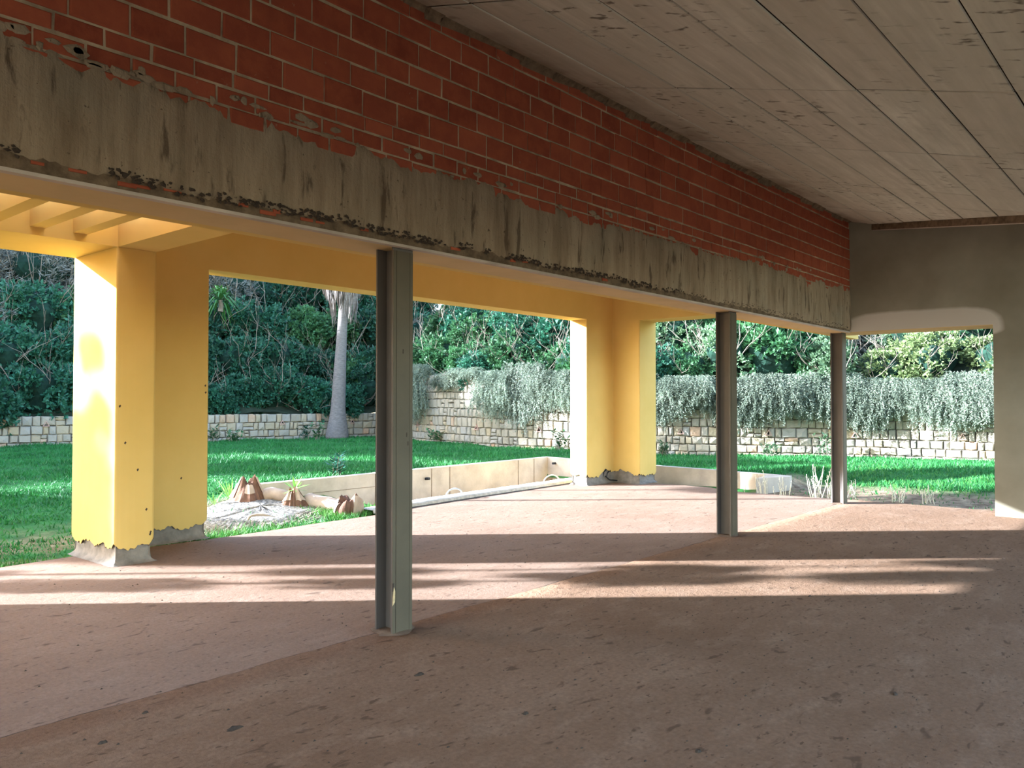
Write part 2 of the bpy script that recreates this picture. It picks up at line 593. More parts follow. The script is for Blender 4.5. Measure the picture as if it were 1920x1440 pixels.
# ---- ceiling: sloping slab cast on panels; each formwork panel keeps its own edges
slab = MB()
hipx = lambda y: y + 9.1
ya, yb = -1.5, 4.2
slab.add([(-8, ya, zc(ya) + .03), (hipx(ya), ya, zc(ya) + .03), (hipx(yb), yb, zc(yb) + .03), (-8, yb, zc(yb) + .03),
          (-8, ya, zc(ya) + .30), (hipx(ya), ya, zc(ya) + .30), (hipx(yb), yb, zc(yb) + .30), (-8, yb, zc(yb) + .30)],
         [(0, 3, 2, 1), (4, 5, 6, 7), (0, 1, 5, 4), (2, 3, 7, 6), (0, 4, 7, 3), (1, 2, 6, 5)])
ceil = slab.build('ceiling', M['darkmortar'])
struct(ceil, 'sloping board-marked concrete ceiling', 'ceiling')
ybreaks = [4.18, 3.71, 3.235, 2.75, 2.293, 1.825, 1.344, 0.874, 0.4, -0.08, -0.55, -1.03, -1.5]
xj = [3.92 + 1.912 * k for k in range(-6, 6)]
for r in range(len(ybreaks) - 1):
    y1, y0 = ybreaks[r], ybreaks[r + 1]
    joints = list(xj)
    if r >= 4:
        joints = [x if x < 9.6 else x - (0.95 if x > 10.5 else 0) for x in xj]
    if r in (1, 2):
        joints = joints + [10.1]
    joints = sorted(joints + [hipx(y0)])
    joints = [x for x in joints if x <= hipx(y1) + 0.01]
    if len(joints) < 2:
        continue
    for i in range(len(joints) - 1):
        a, b = joints[i], joints[i + 1]
        if b < -5:
            continue
        g = rng.uniform(0.0025, 0.0055)
        dz = rng.uniform(-0.003, 0.003)
        last = i == len(joints) - 2
        bx0, bx1 = (hipx(y0) if last else b), (hipx(y1) if last else b)
        c = ((a + b) / 2, (y0 + y1) / 2)
        zb = lambda y: zc(y) + dz
        t_ = 0.031
        gx_ = g * 2.6
        pv = [(a + gx_, y0 + g), (bx0 - gx_, y0 + g), (bx1 - gx_, y1 - g), (a + gx_, y1 - g)]
        q = MB()
        bot = [(x - c[0], y - c[1], zb(y) - zc(c[1])) for x, y in pv]
        e = 0.006
        bot_in = [(x + (e if x < c[0] + .01 else -e) - c[0], y + (e if y < c[1] else -e) - c[1], zb(y) - zc(c[1]) - 0.0) for x, y in pv]
        rim = [(p[0], p[1], p[2] + 0.008) for p in bot]
        top = [(p[0], p[1], p[2] + t_) for p in bot]
        q.add(bot_in + rim + top, [(3, 2, 1, 0)] + [(i_, (i_ + 1) % 4, 4 + (i_ + 1) % 4, 4 + i_) for i_ in range(4)] + [(4 + i_, 4 + (i_ + 1) % 4, 8 + (i_ + 1) % 4, 8 + i_) for i_ in range(4)])
        pm_ = q.mesh('panel', M['ceiling'])
        pm_.materials.append(M['darkgap'])
        for pi in range(5, 9):  # panel sides coloured dark in place of shade inside the joints
            pm_.polygons[pi].material_index = 1
        obj('panel', pm_, ceil, (c[0], c[1], zc(c[1])))
# last bit of slab in the corner, then the other roof pitch behind the hip
q = MB()
zx = lambda x: zc(x - 9.1)
q.add([(hipx(-1.5), -1.5, zx(hipx(-1.5)) + .05), (XE + 0.6, -1.5, zx(XE + .6) + .05), (XE + 0.6, 4.6, zx(XE + .6) + .05), (hipx(4.2), 4.2, zx(hipx(4.2)) + .05), (hipx(-1.5), -1.5, zx(hipx(-1.5)) + .3), (XE + .6, -1.5, zx(XE + .6) + .3), (XE + .6, 4.6, zx(XE + .6) + .3), (hipx(4.2), 4.2, zx(hipx(4.2)) + .3)],
      [(3, 2, 1, 0), (4, 5, 6, 7), (0, 1, 5, 4), (1, 2, 6, 5), (2, 3, 7, 6), (3, 0, 4, 7)])
o = q.build('ceiling_hip', M['ceiling'])
struct(o, 'second pitch of the concrete ceiling behind the hip', 'ceiling')
# lip along the hip
hd = Vector((1, 1, KS)).normalized()
hn = Vector((1, -1, 0)).normalized()
lip = thing('hip_lip', 'thin cream lip with a dark slot where the sloping ceiling ends above the end wall', 'trim')
for nm, m, d0, d1, o0, o1 in (('dark_slot', 'darkmortar', 0.0, -0.085, 0.0, 0.02), ('cream_lip', 'concrete', -0.06, -0.095, 0.015, 0.05)):
    q = MB()
    vs = []
    for y in (3.93, -1.5):
        p = Vector((hipx(y), y, zc(y)))
        for (dd, oo) in ((d0, o0), (d1, o0), (d1, o1), (d0, o1)):
            vs.append(p + hn * oo + Vector((0, 0, dd)))
    q.add(vs, [(0, 1, 2, 3), (7, 6, 5, 4)] + [(i, i + 4, (i + 1) % 4 + 4, (i + 1) % 4) for i in range(4)])
    q.build(nm, M[m], lip)

# ---- brick wall over the beam
bw = MB()
bw.add([(-7, YW + .004, 3.0), (XE, YW + .004, 3.0), (XE, YW + .004, 4.42), (-7, YW + .004, 4.42), (-7, YO, 3.0), (XE + .6, YO, 3.0), (XE + .6, YO, 4.9), (-7, YO, 4.9)],
       [(0, 1, 2, 3), (5, 4, 7, 6), (0, 4, 5, 1), (3, 2, 6, 7), (1, 5, 6, 2), (4, 0, 3, 7)])
wall = bw.build('wall_left', M['mortar'])
struct(wall, 'exposed red brick wall in lime mortar above the concrete beam', 'wall')


def brick_mesh(L, Hh, seed):
    r = random.Random(seed)
    d, b = 0.055, 0.006
    j = lambda s: r.uniform(-s, s)
    x, z = L / 2, Hh / 2
    outer = [(-x + j(.002), -z + j(.002)), (x + j(.002), -z + j(.002)), (x + j(.002), z + j(.002)), (-x + j(.002), z + j(.002))]
    vs = [(p[0], d, p[1]) for p in outer] + [(p[0], b, p[1]) for p in outer]
    vs += [(p[0] - math.copysign(b + abs(j(.003)), p[0]), j(.0012), p[1] - math.copysign(b + abs(j(.002)), p[1])) for p in outer]
    fs = []
    for a in (0, 4):
        fs += [(a + i, a + (i + 1) % 4, a + 4 + (i + 1) % 4, a + 4 + i) for i in range(4)]
    fs.append((8, 9, 10, 11))
    return MB().add(vs, fs)


rows = [(3.165, 3.268, .235), (3.268, 3.373, .235), (3.373, 3.472, .235), (3.472, 3.640, .305), (3.640, 3.793, .305), (3.793, 3.946, .305), (3.946, 4.112, .305), (4.112, 4.272, .305), (4.272, 4.40, .305)]
tall = [brick_mesh(0.292, 0.145, i).mesh('brick', M['brick']) for i in range(5)]
thin = [brick_mesh(0.224, 0.089, 20 + i).mesh('brick', M['brick']) for i in range(5)]
phase = [.1, .02, .13, .16, .02, .19, .05, .15, .23]
places = []
for ri, (z0, z1, L) in enumerate(rows):
    x = 0.2 + phase[ri]
    while x < XE - 0.02:
        l = L + rng.uniform(-.012, .012)
        x1 = min(x + l, XE - 0.004)
        if x1 - x > 0.06:
            places.append((ri, x, x1, z0, z1))
        x = x1
places.sort(key=lambda p: p[1])
big, rest = places[:296], places[296:]
for ri, x0, x1, z0, z1 in big:
    me = rng.choice(thin if ri < 3 else tall)
    bl = 0.224 if ri < 3 else 0.292
    bh = 0.089 if ri < 3 else 0.145
    gl = rng.uniform(.008, .016)
    o = obj('brick', me, wall, ((x0 + x1) / 2, YW - 0.004 + rng.uniform(-.004, .003), (z0 + z1) / 2 + rng.uniform(-.003, .003)), 0, ((x1 - x0 - gl) / bl, 1, (z1 - z0 - rng.uniform(.012, .019)) / bh))
    o.rotation_euler = (rng.uniform(-.01, .01), rng.uniform(-.008, .008), rng.uniform(-.012, .012))
far = MB()
for ri, x0, x1, z0, z1 in rest:
    q = brick_mesh(x1 - x0 - rng.uniform(.008, .016), z1 - z0 - rng.uniform(.012, .019), rng.random())
    c = ((x0 + x1) / 2, YW - 0.004 + rng.uniform(-.004, .003), (z0 + z1) / 2)
    far.add([(p[0] + c[0], p[1] + c[1], p[2] + c[2]) for p in q.v], q.f)
tag(far.build('far_bricks', M['brick'], wall), None, None, None, 'stuff')
# mortar squeezed out along the ceiling line
q = MB()
x = 0.0
while x < XE - .1:
    l = rng.uniform(.12, .5)
    x1 = min(x + l, XE - .02)
    h = rng.uniform(.015, .07)
    d = rng.uniform(.012, .035)
    q.add([(x, YW - .002, 4.375 - h), (x1, YW - .002, 4.375 - h * rng.uniform(.4, 1)), (x1, YW - .006, 4.40), (x, YW - .006, 4.40), (x + .02, YW - d, 4.385 - h * .6), (x1 - .02, YW - d, 4.385 - h * .5), (x1, YW - d * 2.2, 4.392 - KS * d * 2.2), (x, YW - d * 2.2, 4.392 - KS * d * 2.2)],
          [(0, 1, 5, 4), (4, 5, 6, 7), (1, 2, 6, 5), (3, 0, 4, 7)])
    x = x1 - rng.uniform(0, .03)
q.build('ceiling_mortar', M['darkmortar'], wall)

# ---- concrete beam under the brick (its rough render laps over the lowest course)
beam = MB()
beam.box(-7, XE + 0.62, YW + .004, YO, ZB, 3.06)
bm = beam.build('lintel_beam', M['darkmortar'])
tag(bm, 'long concrete beam with stained rough grey render, below the red bricks', 'beam')
MB().box(-7, XE + .62, YW + .02, YO - .002, ZB - .006, ZB + .01).build('soffit_skim', M['cream'], bm)
MB().box(-7, XE, YW - .002, YW + .05, ZB - .012, ZB + .006).build('edge_bead', M['concrete'], bm)
V, Fc = [], []
xs2 = np.arange(-1.0, XE + .001, 0.028)
NZ = 15
rb = random.Random(5)
off = 0.0
bt = 0.0
nextb = -1.0
lumpt = [rb.uniform(-1, 1) for _ in range(900)]
lumpb = [rb.uniform(-1, 1) for _ in range(900)]
for i, x in enumerate(xs2):
    if x >= nextb:
        off = rb.uniform(-.006, .006)
        bt = rb.uniform(-.018, .018)
        nextb = x + rb.uniform(.10, .19)
    rise = 0.10 * float(sstep(5.5, 12.5, x)) + 0.05 * float(sstep(1.9, 1.1, x))
    zt = 3.235 + rise + .03 * wob(x, 3, .8) + bt + .016 * lumpt[i] + (.05 * max(0, math.sin(x * 9.3 + 2)) ** 6 if x < 3.6 else 0)
    zb = ZB + .062 + .020 * wob(x, 8, 1.3) + .011 * lumpb[i] - 0.03 * float(sstep(7, 12, x))
    for jz in range(NZ):
        f = jz / (NZ - 1)
        z = zb + (zt - zb) * f
        y = YW - .012 + off + .002 * math.sin(z * 23 + x * 9) + .003 * wob(x + z * .3, 6, .7)
        if jz in (0, NZ - 1):
            y = YW + (.006 if jz == 0 else .002)
        elif jz in (1, NZ - 2):
            y += .006
            z = zb + .012 if jz == 1 else zt - .012
        V.append((x, y, z))
    if i:
        for jz in range(NZ - 1):
            Fc.append(((i - 1) * NZ + jz, i * NZ + jz, i * NZ + jz + 1, (i - 1) * NZ + jz + 1))
obj('rough_render', fast_mesh('rough_render', V, Fc, M['beam']), bm)
# smears of render left on the lowest bricks
q = MB()
for i in range(60):
    x = rb.uniform(.8, 12.6) if i > 22 else rb.uniform(1.2, 3.2)
    z = 3.275 + 0.10 * float(sstep(5.5, 12.5, x)) + rb.uniform(-.03, .06)
    n = rb.randint(6, 9)
    a, b = rb.uniform(.02, .085), rb.uniform(.012, .035)
    ring = [(x + a * rb.uniform(.6, 1.1) * math.cos(t * 2 * math.pi / n), YW - .006, z + b * rb.uniform(.6, 1.1) * math.sin(t * 2 * math.pi / n)) for t in range(n)]
    inner = [(x + (p[0] - x) * .6, YW - .013, z + (p[2] - z) * .6) for p in ring]
    q.add(ring + inner, [tuple(range(n, 2 * n))] + [(t, (t + 1) % n, n + (t + 1) % n, n + t) for t in range(n)])
tag(q.build('render_smears', M['beam'], bm), None, None, None, 'stuff')
# dark drips and bits of brick along the lower edge
q = MB()
for i in range(1300):
    x = rb.uniform(.9, 12.8)
    if wob(x, 2.2, .6) < -.45 or (x > 7 and rb.random() < .5):
        continue
    z = ZB + .062 + .020 * wob(x, 8, 1.3) + rb.uniform(-.016, .034)
    s = rb.uniform(.005, .021) * (1 if x < 7.5 else .6)
    n = 5
    ring = [(x + s * rb.uniform(.4, 1.5) * math.cos(t * 2 * math.pi / n + i), YW - .0135, z + s * rb.uniform(.3, 1.0) * math.sin(t * 2 * math.pi / n + i)) for t in range(n)]
    q.add(ring + [(x, YW - .021, z)], [(t, (t + 1) % n, n) for t in range(n)])
tag(q.build('dark_drips', M['clod'], bm), None, None, None, 'stuff')
frag = brick_mesh(0.10, 0.022, 77).mesh('brick_fragment', M['brick'])
for x in (1.44, 1.62, 1.86, 1.93, 2.1, 2.52, 2.68, 2.74, 2.95, 3.05, 3.4, 4.25, 4.9, 5.05, 6.2):
    obj('brick_fragment', frag, bm, (x, YW - .004, ZB + .045 + rb.uniform(-.012, .012)), 0, (rb.uniform(.5, 1.1), .3, rb.uniform(.5, 1.1)))

# ---- end wall with the wide opening
YJ = 2.25
ew = MB()
X2 = XE + 0.6
ew.box(XE, X2, -3.2, YJ, -0.05, ZB)
ew.box(XE, X2, -3.2, YW + .02, ZB, 4.75)
e_ = ew.build('wall_back', M['endwall'])
struct(e_, 'plain taupe rendered end wall with a pale skim patch over its opening', 'wall')
MB().box(XE + .004, X2 - .004, YJ, YW, ZB - .012, ZB + .01).build('opening_soffit', M['cream'], e_)
# outer wall over the beam on the porch side and house continuing
MB().box(-7, 14.6, YO - .01, YO + .12, ZB + .002, 5.0).build('wall_outer', M['yellow'])
struct(bpy.data.objects['wall_outer'], 'yellow outer face of the house wall over the porch', 'wall')

# ---- steel columns
def h_profile(b=0.18, h=0.18, tf=.014, tw=.009):
    x, y = b / 2, h / 2
    return [(-x, -y), (x, -y), (x, -y + tf), (tw / 2, -y + tf), (tw / 2, y - tf), (x, y - tf), (x, y), (-x, y), (-x, y - tf), (-tw / 2, y - tf), (-tw / 2, -y + tf), (-x, -y + tf)]


hmesh = MB().prism(h_profile(), 0.0, ZB - .004).mesh('h_section', M['steel'])
plmesh = MB().box(-.060, .060, -.0945, -.0895, .004, ZB - .03).mesh('cover_plate', M['plate'])
flange = MB()
flange.box(-.09, -.064, -.0925, -.0898, .004, ZB - .03)
flange.box(.064, .09, -.0925, -.0898, .004, ZB - .03)
flmesh = flange.mesh('flange_strip', M['plate'])
labs = ['dark steel H-column nearest the camera, with a chipped strip near its foot',
        'middle dark steel H-column, standing right of the right yellow pillar',
        'slimmest-looking farthest steel H-column, at the left jamb of the end opening']
for i, (x, y) in enumerate([(3.79, 4.33), (9.04, 4.36), (12.99, 4.38)]):
    c = thing('steel_column', labs[i], 'column', (x, y, 0), 0, 'steel columns under the beam')
    obj('h_section', hmesh, c)
    obj('cover_plate', plmesh, c)
    obj('flange_strip', flmesh, c)
    if i == 0:
        q = MB()
        q.add([(-.091, -.094, .20), (-.068, -.094, .225), (-.066, -.094, .30), (-.078, -.094, .33), (-.09, -.094, .255), (-.0905, -.10, .24), (-.072, -.1, .245), (-.071, -.1, .29)],
              [(0, 1, 6, 5), (1, 2, 7, 6), (2, 3, 7), (3, 4, 5, 7), (4, 0, 5), (5, 6, 7)])
        q.build('bare_chip', M['chip'], c)
        q = MB()
        q.box(-.092, -.074, -.0932, -.0905, .30, .355)
        q.build('torn_hole', M['clod'], c)
        for zz, xx in ((1.93, -.005), (1.35, .03), (1.29, .042)):
            MB().box(xx, xx + .008, -.0955, -.094, zz, zz + .03).build('scratch', M['clod'], c)
    # mortar collar at the foot
    q = MB()
    n = 18
    ring0 = [((.13 + .05 * rng.random()) * math.cos(t * 2 * math.pi / n), (.12 + .05 * rng.random()) * math.sin(t * 2 * math.pi / n), .0065) for t in range(n)]
    ring1 = [(.10 * math.cos(t * 2 * math.pi / n), .10 * math.sin(t * 2 * math.pi / n), .016) for t in range(n)]
    q.add(ring0 + ring1, [(t, (t + 1) % n, n + (t + 1) % n, n + t) for t in range(n)] + [tuple(range(n, 2 * n))])
    q.build('mortar_collar', M['collar'], c)


# ---- yellow pillars with ragged lower edge over a grey plinth
def pillar(name, poly, ztop, label, zrag, inset=0.035, seed=1, hole=None):
    root = thing(name, label, 'pillar')
    r = random.Random(seed)
    ring = []
    n = len(poly)
    for i in range(n):
        a, b = Vector(poly[i]), Vector(poly[(i + 1) % n])
        L = (b - a).length
        m = max(2, int(L / .022))
        for k in range(m):
            ring.append((a.lerp(b, k / m), k == 0, min(k, m - k) / m * L))
    cx = sum(p[0].x for p in ring) / len(ring)
    cy = sum(p[0].y for p in ring) / len(ring)
    N = len(ring)
    area = sum(poly[i][0] * poly[(i + 1) % n][1] - poly[(i + 1) % n][0] * poly[i][1] for i in range(n))
    sgn = 1 if area > 0 else -1

    def inw(i):
        p0, p1 = ring[i - 1][0], ring[(i + 1) % N][0]
        d = (p1 - p0)
        d = d.normalized() if d.length > 1e-6 else Vector((1, 0))
        return Vector((-d.y, d.x)) * sgn
    z, lump = [], 0
    for i in range(N):
        lump = lump * .6 + r.uniform(-.02, .02)
        p, corner, dist = ring[i]
        zz = zrag + .018 * wob(i * .022, seed, 1.2) + lump
        zz += .05 * max(0, 1 - dist / .06)          # knocked-off corners
        if hole:
            for hx, hy, hr, hh in hole:
                dd = math.hypot(p.x - hx, p.y - hy)
                zz += hh * max(0, 1 - dd / hr)
        z.append(zz)
    vs, fs = [], []
    rows_ = 4
    for i in range(N):
        p = ring[i][0]
        q = p + inw(i) * inset * .9
        vs += [(p.x, p.y, ztop), (p.x, p.y, z[i] + .03), (p.x + (q.x - p.x) * .12, p.y + (q.y - p.y) * .12, z[i]), (q.x, q.y, z[i] + .012)]
    for i in range(N):
        j = (i + 1) % N
        for k in range(2):
            fs.append((i * rows_ + k + 1, j * rows_ + k + 1, j * rows_ + k, i * rows_ + k))
    me = fast_mesh('plaster_skin', vs, fs, M['yellow'])
    obj('plaster_skin', me, root)
    fs2 = [(i * rows_ + 3, ((i + 1) % N) * rows_ + 3, ((i + 1) % N) * rows_ + 2, i * rows_ + 2) for i in range(N)]
    obj('broken_edge', fast_mesh('broken_edge', vs, fs2, M['clod']), root)
    # plinth with a coved foot
    vs, fs = [], []
    prof = [(inset, z_) for z_ in (.34, .10)] + [(inset - .004, .06), (inset - .02, .03), (inset - .05, .008), (inset - .075, .001)]
    for i in range(N):
        p, v = ring[i][0], inw(i)
        for a, z_ in prof:
            jj = .004 * r.uniform(-1, 1)
            vs.append((p.x + v.x * (a + jj), p.y + v.y * (a + jj), z_))
    R_ = len(prof)
    for i in range(N):
        j = (i + 1) % N
        for k in range(R_ - 1):
            fs.append((i * R_ + k + 1, j * R_ + k + 1, j * R_ + k, i * R_ + k))
    obj('plinth', fast_mesh('plinth', vs, fs, M['plinth'], True), root)
    # crumbs of broken render along the edge
    q = MB()
    for i in range(N):
        if r.random() < .30:
            p, v = ring[i][0] + inw(i) * .012, inw(i)
            s = r.uniform(.004, .014)
            zz = z[i] + r.uniform(-.008, .014)
            q.add([(p.x - s, p.y, zz), (p.x + s, p.y - s * .3, zz), (p.x, p.y + s, zz), (p.x, p.y, zz + s * 1.3), (p.x - v.x * s, p.y - v.y * s, zz - s)], [(0, 1, 3), (1, 2, 3), (2, 0, 3), (0, 4, 1), (1, 4, 2), (2, 4, 0)])
    tag(q.build('render_crumbs', M['stump'], root), None, None, None, 'stuff')
    return root


lp = pillar('yellow_pillar', [(3.49, 8.05), (3.878, 8.05), (3.878, 8.902), (4.92, 8.902), (4.92, 9.06), (3.49, 9.06)], 3.155,
            'left L-shaped yellow rendered pillar with broken render over its grey foot', .165, seed=3)
# small dents and holes on the left pillar
q = MB()
for x, z in ((3.53, 1.55), (3.585, 1.19), (3.71, .92), (3.80, .52), (3.845, .29), (3.84, .27)):
    q.add([(x - .012, 8.048, z), (x, 8.048, z - .016), (x + .013, 8.048, z + .004), (x + .003, 8.048, z + .016), (x, 8.046, z)], [(0, 1, 4), (1, 2, 4), (2, 3, 4), (3, 0, 4)])
for x, z in ((4.885, 1.78), (4.89, 1.70), (4.60, .72)):
    q.add([(x - .012, 8.9, z), (x, 8.9, z - .016), (x + .013, 8.9, z + .004), (x + .003, 8.9, z + .016), (x, 8.898, z)], [(0, 1, 4), (1, 2, 4), (2, 3, 4), (3, 0, 4)])
tag(q.build('dents', M['clod'], lp), None, None, None, 'stuff')
rp = pillar('yellow_pillar', [(12.59, 8.902), (13.472, 8.902), (13.472, 8.29), (14.08, 8.29), (14.08, 9.29), (12.59, 9.29)], 3.165,
            'far right yellow corner pillar, sunlit on its left side', .16, seed=9, hole=[(13.23, 8.902, .22, .14), (13.472, 8.7, .30, .12)])
q = MB()
for x, z in ((13.18, .10), (13.30, .07)):
    q.tube([(x, 8.955, z), (x + .01, 8.93, z + .12), (x + .06, 8.91, z + .16)], .012, 6)
q.tube([(13.2, 8.9, .14), (13.32, 8.88, .06), (13.5, 8.82, .04)], .012, 6)
q.build('conduit_stub', M['pipe'], rp)
pillar('yellow_pillar', [(-.9, 8.05), (.57, 8.05), (.57, 9.03), (-.9, 9.03)], 3.105, 'unseen yellow pillar added under the left end of the pergola to shade the floor', .165, seed=5)  # added out of view; its right edge bounds the sunlit floor stripes

MB().box(-14, -.85, 8.1, 8.6, -.2, 3.9).build('wall_sun_block', M['yellow'])  # wall added out of view to keep sun off the front floor
struct(bpy.data.objects['wall_sun_block'], 'unseen yellow wall added left of the terrace to block the sun', 'wall')
# ---- porch beams, pergola, porch roof
pb = thing('porch_beam', 'long yellow beam between the two yellow pillars', 'beam')
MB().box(3.878, 14.07, 8.90, 9.285, 3.15, 3.9).build('beam_body', M['yellow'], pb)
pb2 = thing('porch_beam', 'short yellow beam from the right pillar back to the house', 'beam')
MB().box(13.47, 14.07, YO + .1, 8.90, 3.16, 3.9).build('beam_body', M['yellow'], pb2)
pb3 = thing('porch_beam', 'yellow cross beam from the left pillar to the house beside the pergola', 'beam')
MB().box(3.495, 3.875, YO + .1, 8.05, 3.105, 3.72).build('beam_body', M['yellow'], pb3)
pg = thing('pergola', 'yellow pergola with open rafters at the upper left', 'pergola')
MB().box(-4, 3.876, 8.045, 9.03, 3.105, 3.6).build('edge_beam', M['yellow'], pg)
rmesh = MB().box(-.065, .065, YO + .11, 8.05, 0, .32).mesh('rafter', M['yellow'])
for k in range(14):
    obj('rafter', rmesh, pg, (3.145 - .368 * k, 0, 3.178))
MB().box(3.7, 14.15, YO + .1, 9.29, 3.72, 3.92).build('ceiling_porch', M['cream'])
struct(bpy.data.objects['ceiling_porch'], 'flat porch roof slab behind the beam', 'ceiling')

# ------------------------------------------------------------------ the garden ground
PL = [(-12, 20.0), (-6.5, 24.6), (-2.5, 26.6), (2, 26.8), (8.0, 25.9), (12.5, 25.0), (16, 24.1), (20.5, 22.9), (25.2, 22.0)]
PR = [(19.9, 22.9), (18.4, 19.6), (17.9, 16.4), (18.2, 13.5), (19.0, 11.3), (19.8, 9.6), (21.1, 7.2), (21.6, 5.5), (21.8, 3.6), (21.8, 0.0), (21.2, -4)]


def smooth_path(P, step=.05):
    P = [np.array(p, float) for p in P]
    out = []
    for i in range(len(P) - 1):
        p0, p1, p2, p3 = P[max(i - 1, 0)], P[i], P[i + 1], P[min(i + 2, len(P) - 1)]
        n = max(2, int(np.linalg.norm(p2 - p1) / step))
        for k in range(n):
            t = k / n
            out.append(.5 * ((2 * p1) + (-p0 + p2) * t + (2 * p0 - 5 * p1 + 4 * p2 - p3) * t * t + (-p0 + 3 * p1 - 3 * p2 + p3) * t ** 3))
    out.append(P[-1])
    out = np.array(out)
    s = np.concatenate([[0], np.cumsum(np.linalg.norm(np.diff(out, axis=0), axis=1))])
    return out, s


LP, LS = smooth_path(PL)
RP, RS = smooth_path(PR)


def at(Pth, s):
    P, S_ = Pth
    x, y = np.interp(s, S_, P[:, 0]), np.interp(s, S_, P[:, 1])
    x1, y1 = np.interp(s + .15, S_, P[:, 0]), np.interp(s + .15, S_, P[:, 1])
    x0, y0 = np.interp(s - .15, S_, P[:, 0]), np.interp(s - .15, S_, P[:, 1])
    d = np.array([x1 - x0, y1 - y0])
    d /= np.linalg.norm(d)
    return x, y, d


def ground(x, y):
    x, y = np.asarray(x, float), np.asarray(y, float)
    # open lawn rising gently to the stone walls
    dl = np.maximum(y - 9.0, (x - 13.7) * .9)
    zl = -.07 + .37 * sstep(0, 9.0, dl)
    zr = -.06 + .25 * sstep(0.2, 6.0, x - 13.7)
    t = sstep(10.5, 13.5, x) * sstep(14, 9, y)
    z = zl * (1 - t) + zr * t
    # raised lawn right behind the low concrete wall
    up = sstep(6.2, 7.6, x) * sstep(11.45, 11.62, y)
    z = np.where(up > .001, np.maximum(z, up * .255 + (1 - up) * z), z)
    up2 = sstep(14.66, 14.8, x) * sstep(5.7, 6.1, y)
    z = np.where(up2 > .001, np.maximum(z, up2 * .17 + (1 - up2) * z), z)
    # trench between terrace and wall
    tr = sstep(8.3, 9.3, x) * sstep(14.62, 14.55, x) * sstep(9.25, 9.6, y) * sstep(11.56, 11.5, y)
    z = z * (1 - tr) - .32 * tr
    tr2 = sstep(13.7, 13.86, x) * sstep(14.62, 14.55, x) * sstep(6.3, 6.6, y) * sstep(9.6, 9.3, y)
    z = z * (1 - tr2) - .17 * tr2
    # mound of litter with the stumps
    z = z + .17 * np.exp(-(((x - 6.6) / 1.1) ** 2 + ((y - 10.75) / .8) ** 2)) + .05 * np.exp(-(((x - 7.0) / .9) ** 2 + ((y - 9.9) / .6) ** 2))
    # under the building
    b = (x < 13.52) & (y < 8.7)
    return np.where(b, -.25, z)


gx = np.arange(-14, 24.01, .2)
gy = np.arange(-8, 30.01, .2)
GX, GY = np.meshgrid(gx, gy, indexing='ij')
GZ = ground(GX, GY) + .012 * np.sin(GX * 2.3 + GY) + .01 * np.sin(GY * 3.7 - GX * 1.3)
Vg = np.stack([GX.ravel(), GY.ravel(), GZ.ravel()], 1)
n0, n1 = len(gx), len(gy)
ii, jj = np.meshgrid(np.arange(n0 - 1), np.arange(n1 - 1), indexing='ij')
a = (ii * n1 + jj).ravel()
Fg = np.stack([a, a + n1, a + n1 + 1, a + 1], 1)
gr = obj('lawn_ground', fast_mesh('lawn_ground', Vg, Fg, M['ground'], True))
struct(gr, 'lawn ground with bare soil patches around the terrace', 'ground')
MB().box(-80, 90, -80, 90, -.6, -.45).build('ground_far', M['bank'])
struct(bpy.data.objects['ground_far'], 'wide ground of the plot around the house', 'ground')

# ---- low concrete garden wall (L-shaped)
lw = MB()


def zt1(x):
    return .282 + (x - 7.2) / 7.4 * .042


q = MB()
q.add([(6.9, 11.42, -.4), (14.62, 11.42, -.4), (14.62, 11.42, zt1(14.6)), (6.9, 11.42, zt1(6.9)), (6.9, 11.60, -.4), (14.78, 11.60, -.4), (14.78, 11.60, zt1(14.6)), (6.9, 11.60, zt1(6.9))],
      [(0, 1, 2, 3), (5, 4, 7, 6), (3, 2, 6, 7), (4, 0, 3, 7)])
zz = [(11.42, zt1(14.6)), (8.75, .274), (7.35, .256), (5.95, .225)]
vs, fs = [], []
for y, z in zz:
    vs += [(14.60, y, -.4), (14.60, y, z), (14.78, y + (.18 if y > 11 else 0), z), (14.78, y, -.4)]
for i in range(3):
    for k in range(3):
        fs.append((4 * i + k, 4 * i + 4 + k, 4 * i + 5 + k, 4 * i + 1 + k))
q.add(vs, fs)
q.add([(13.8, 6.10, -.2), (14.6, 5.80, -.2), (14.78, 5.84, -.2), (14.78, 6.25, -.2), (14.6, 6.25, -.2), (13.8, 6.10, .222), (14.6, 5.80, .222), (14.78, 5.84, .222), (14.78, 6.25, .224), (14.6, 6.25, .226)],
      [(0, 1, 6, 5), (1, 2, 7, 6), (2, 3, 8, 7), (5, 6, 7, 8, 9), (4, 0, 5, 9)])
lwall = q.build('concrete_planter_wall', M['concrete'])
tag(lwall, 'low L-shaped pale concrete wall between terrace and lawn', 'wall')
# panel joints and cast lines on it
q = MB()
for x in (9.55, 10.95, 11.45, 13.55, 14.1):
    q.box(x, x + .012, 11.414, 11.43, -.3, zt1(x) - .01)
q.box(8.2, 9.9, 11.4145, 11.43, .055, .062)
q.build('cast_joints', M['darkmortar'], lwall)
for p, d in (((10.80, 11.43, .105), (-.05, -1, .1)), ((14.61, 11.2, .195), (-1, -.1, .02))):
    q = MB()
    d = Vector(d).normalized()
    q.tube([Vector(p), Vector(p) + d * .12], .026, 10)
    q.build('drain_pipe', M['pipe'], lwall)

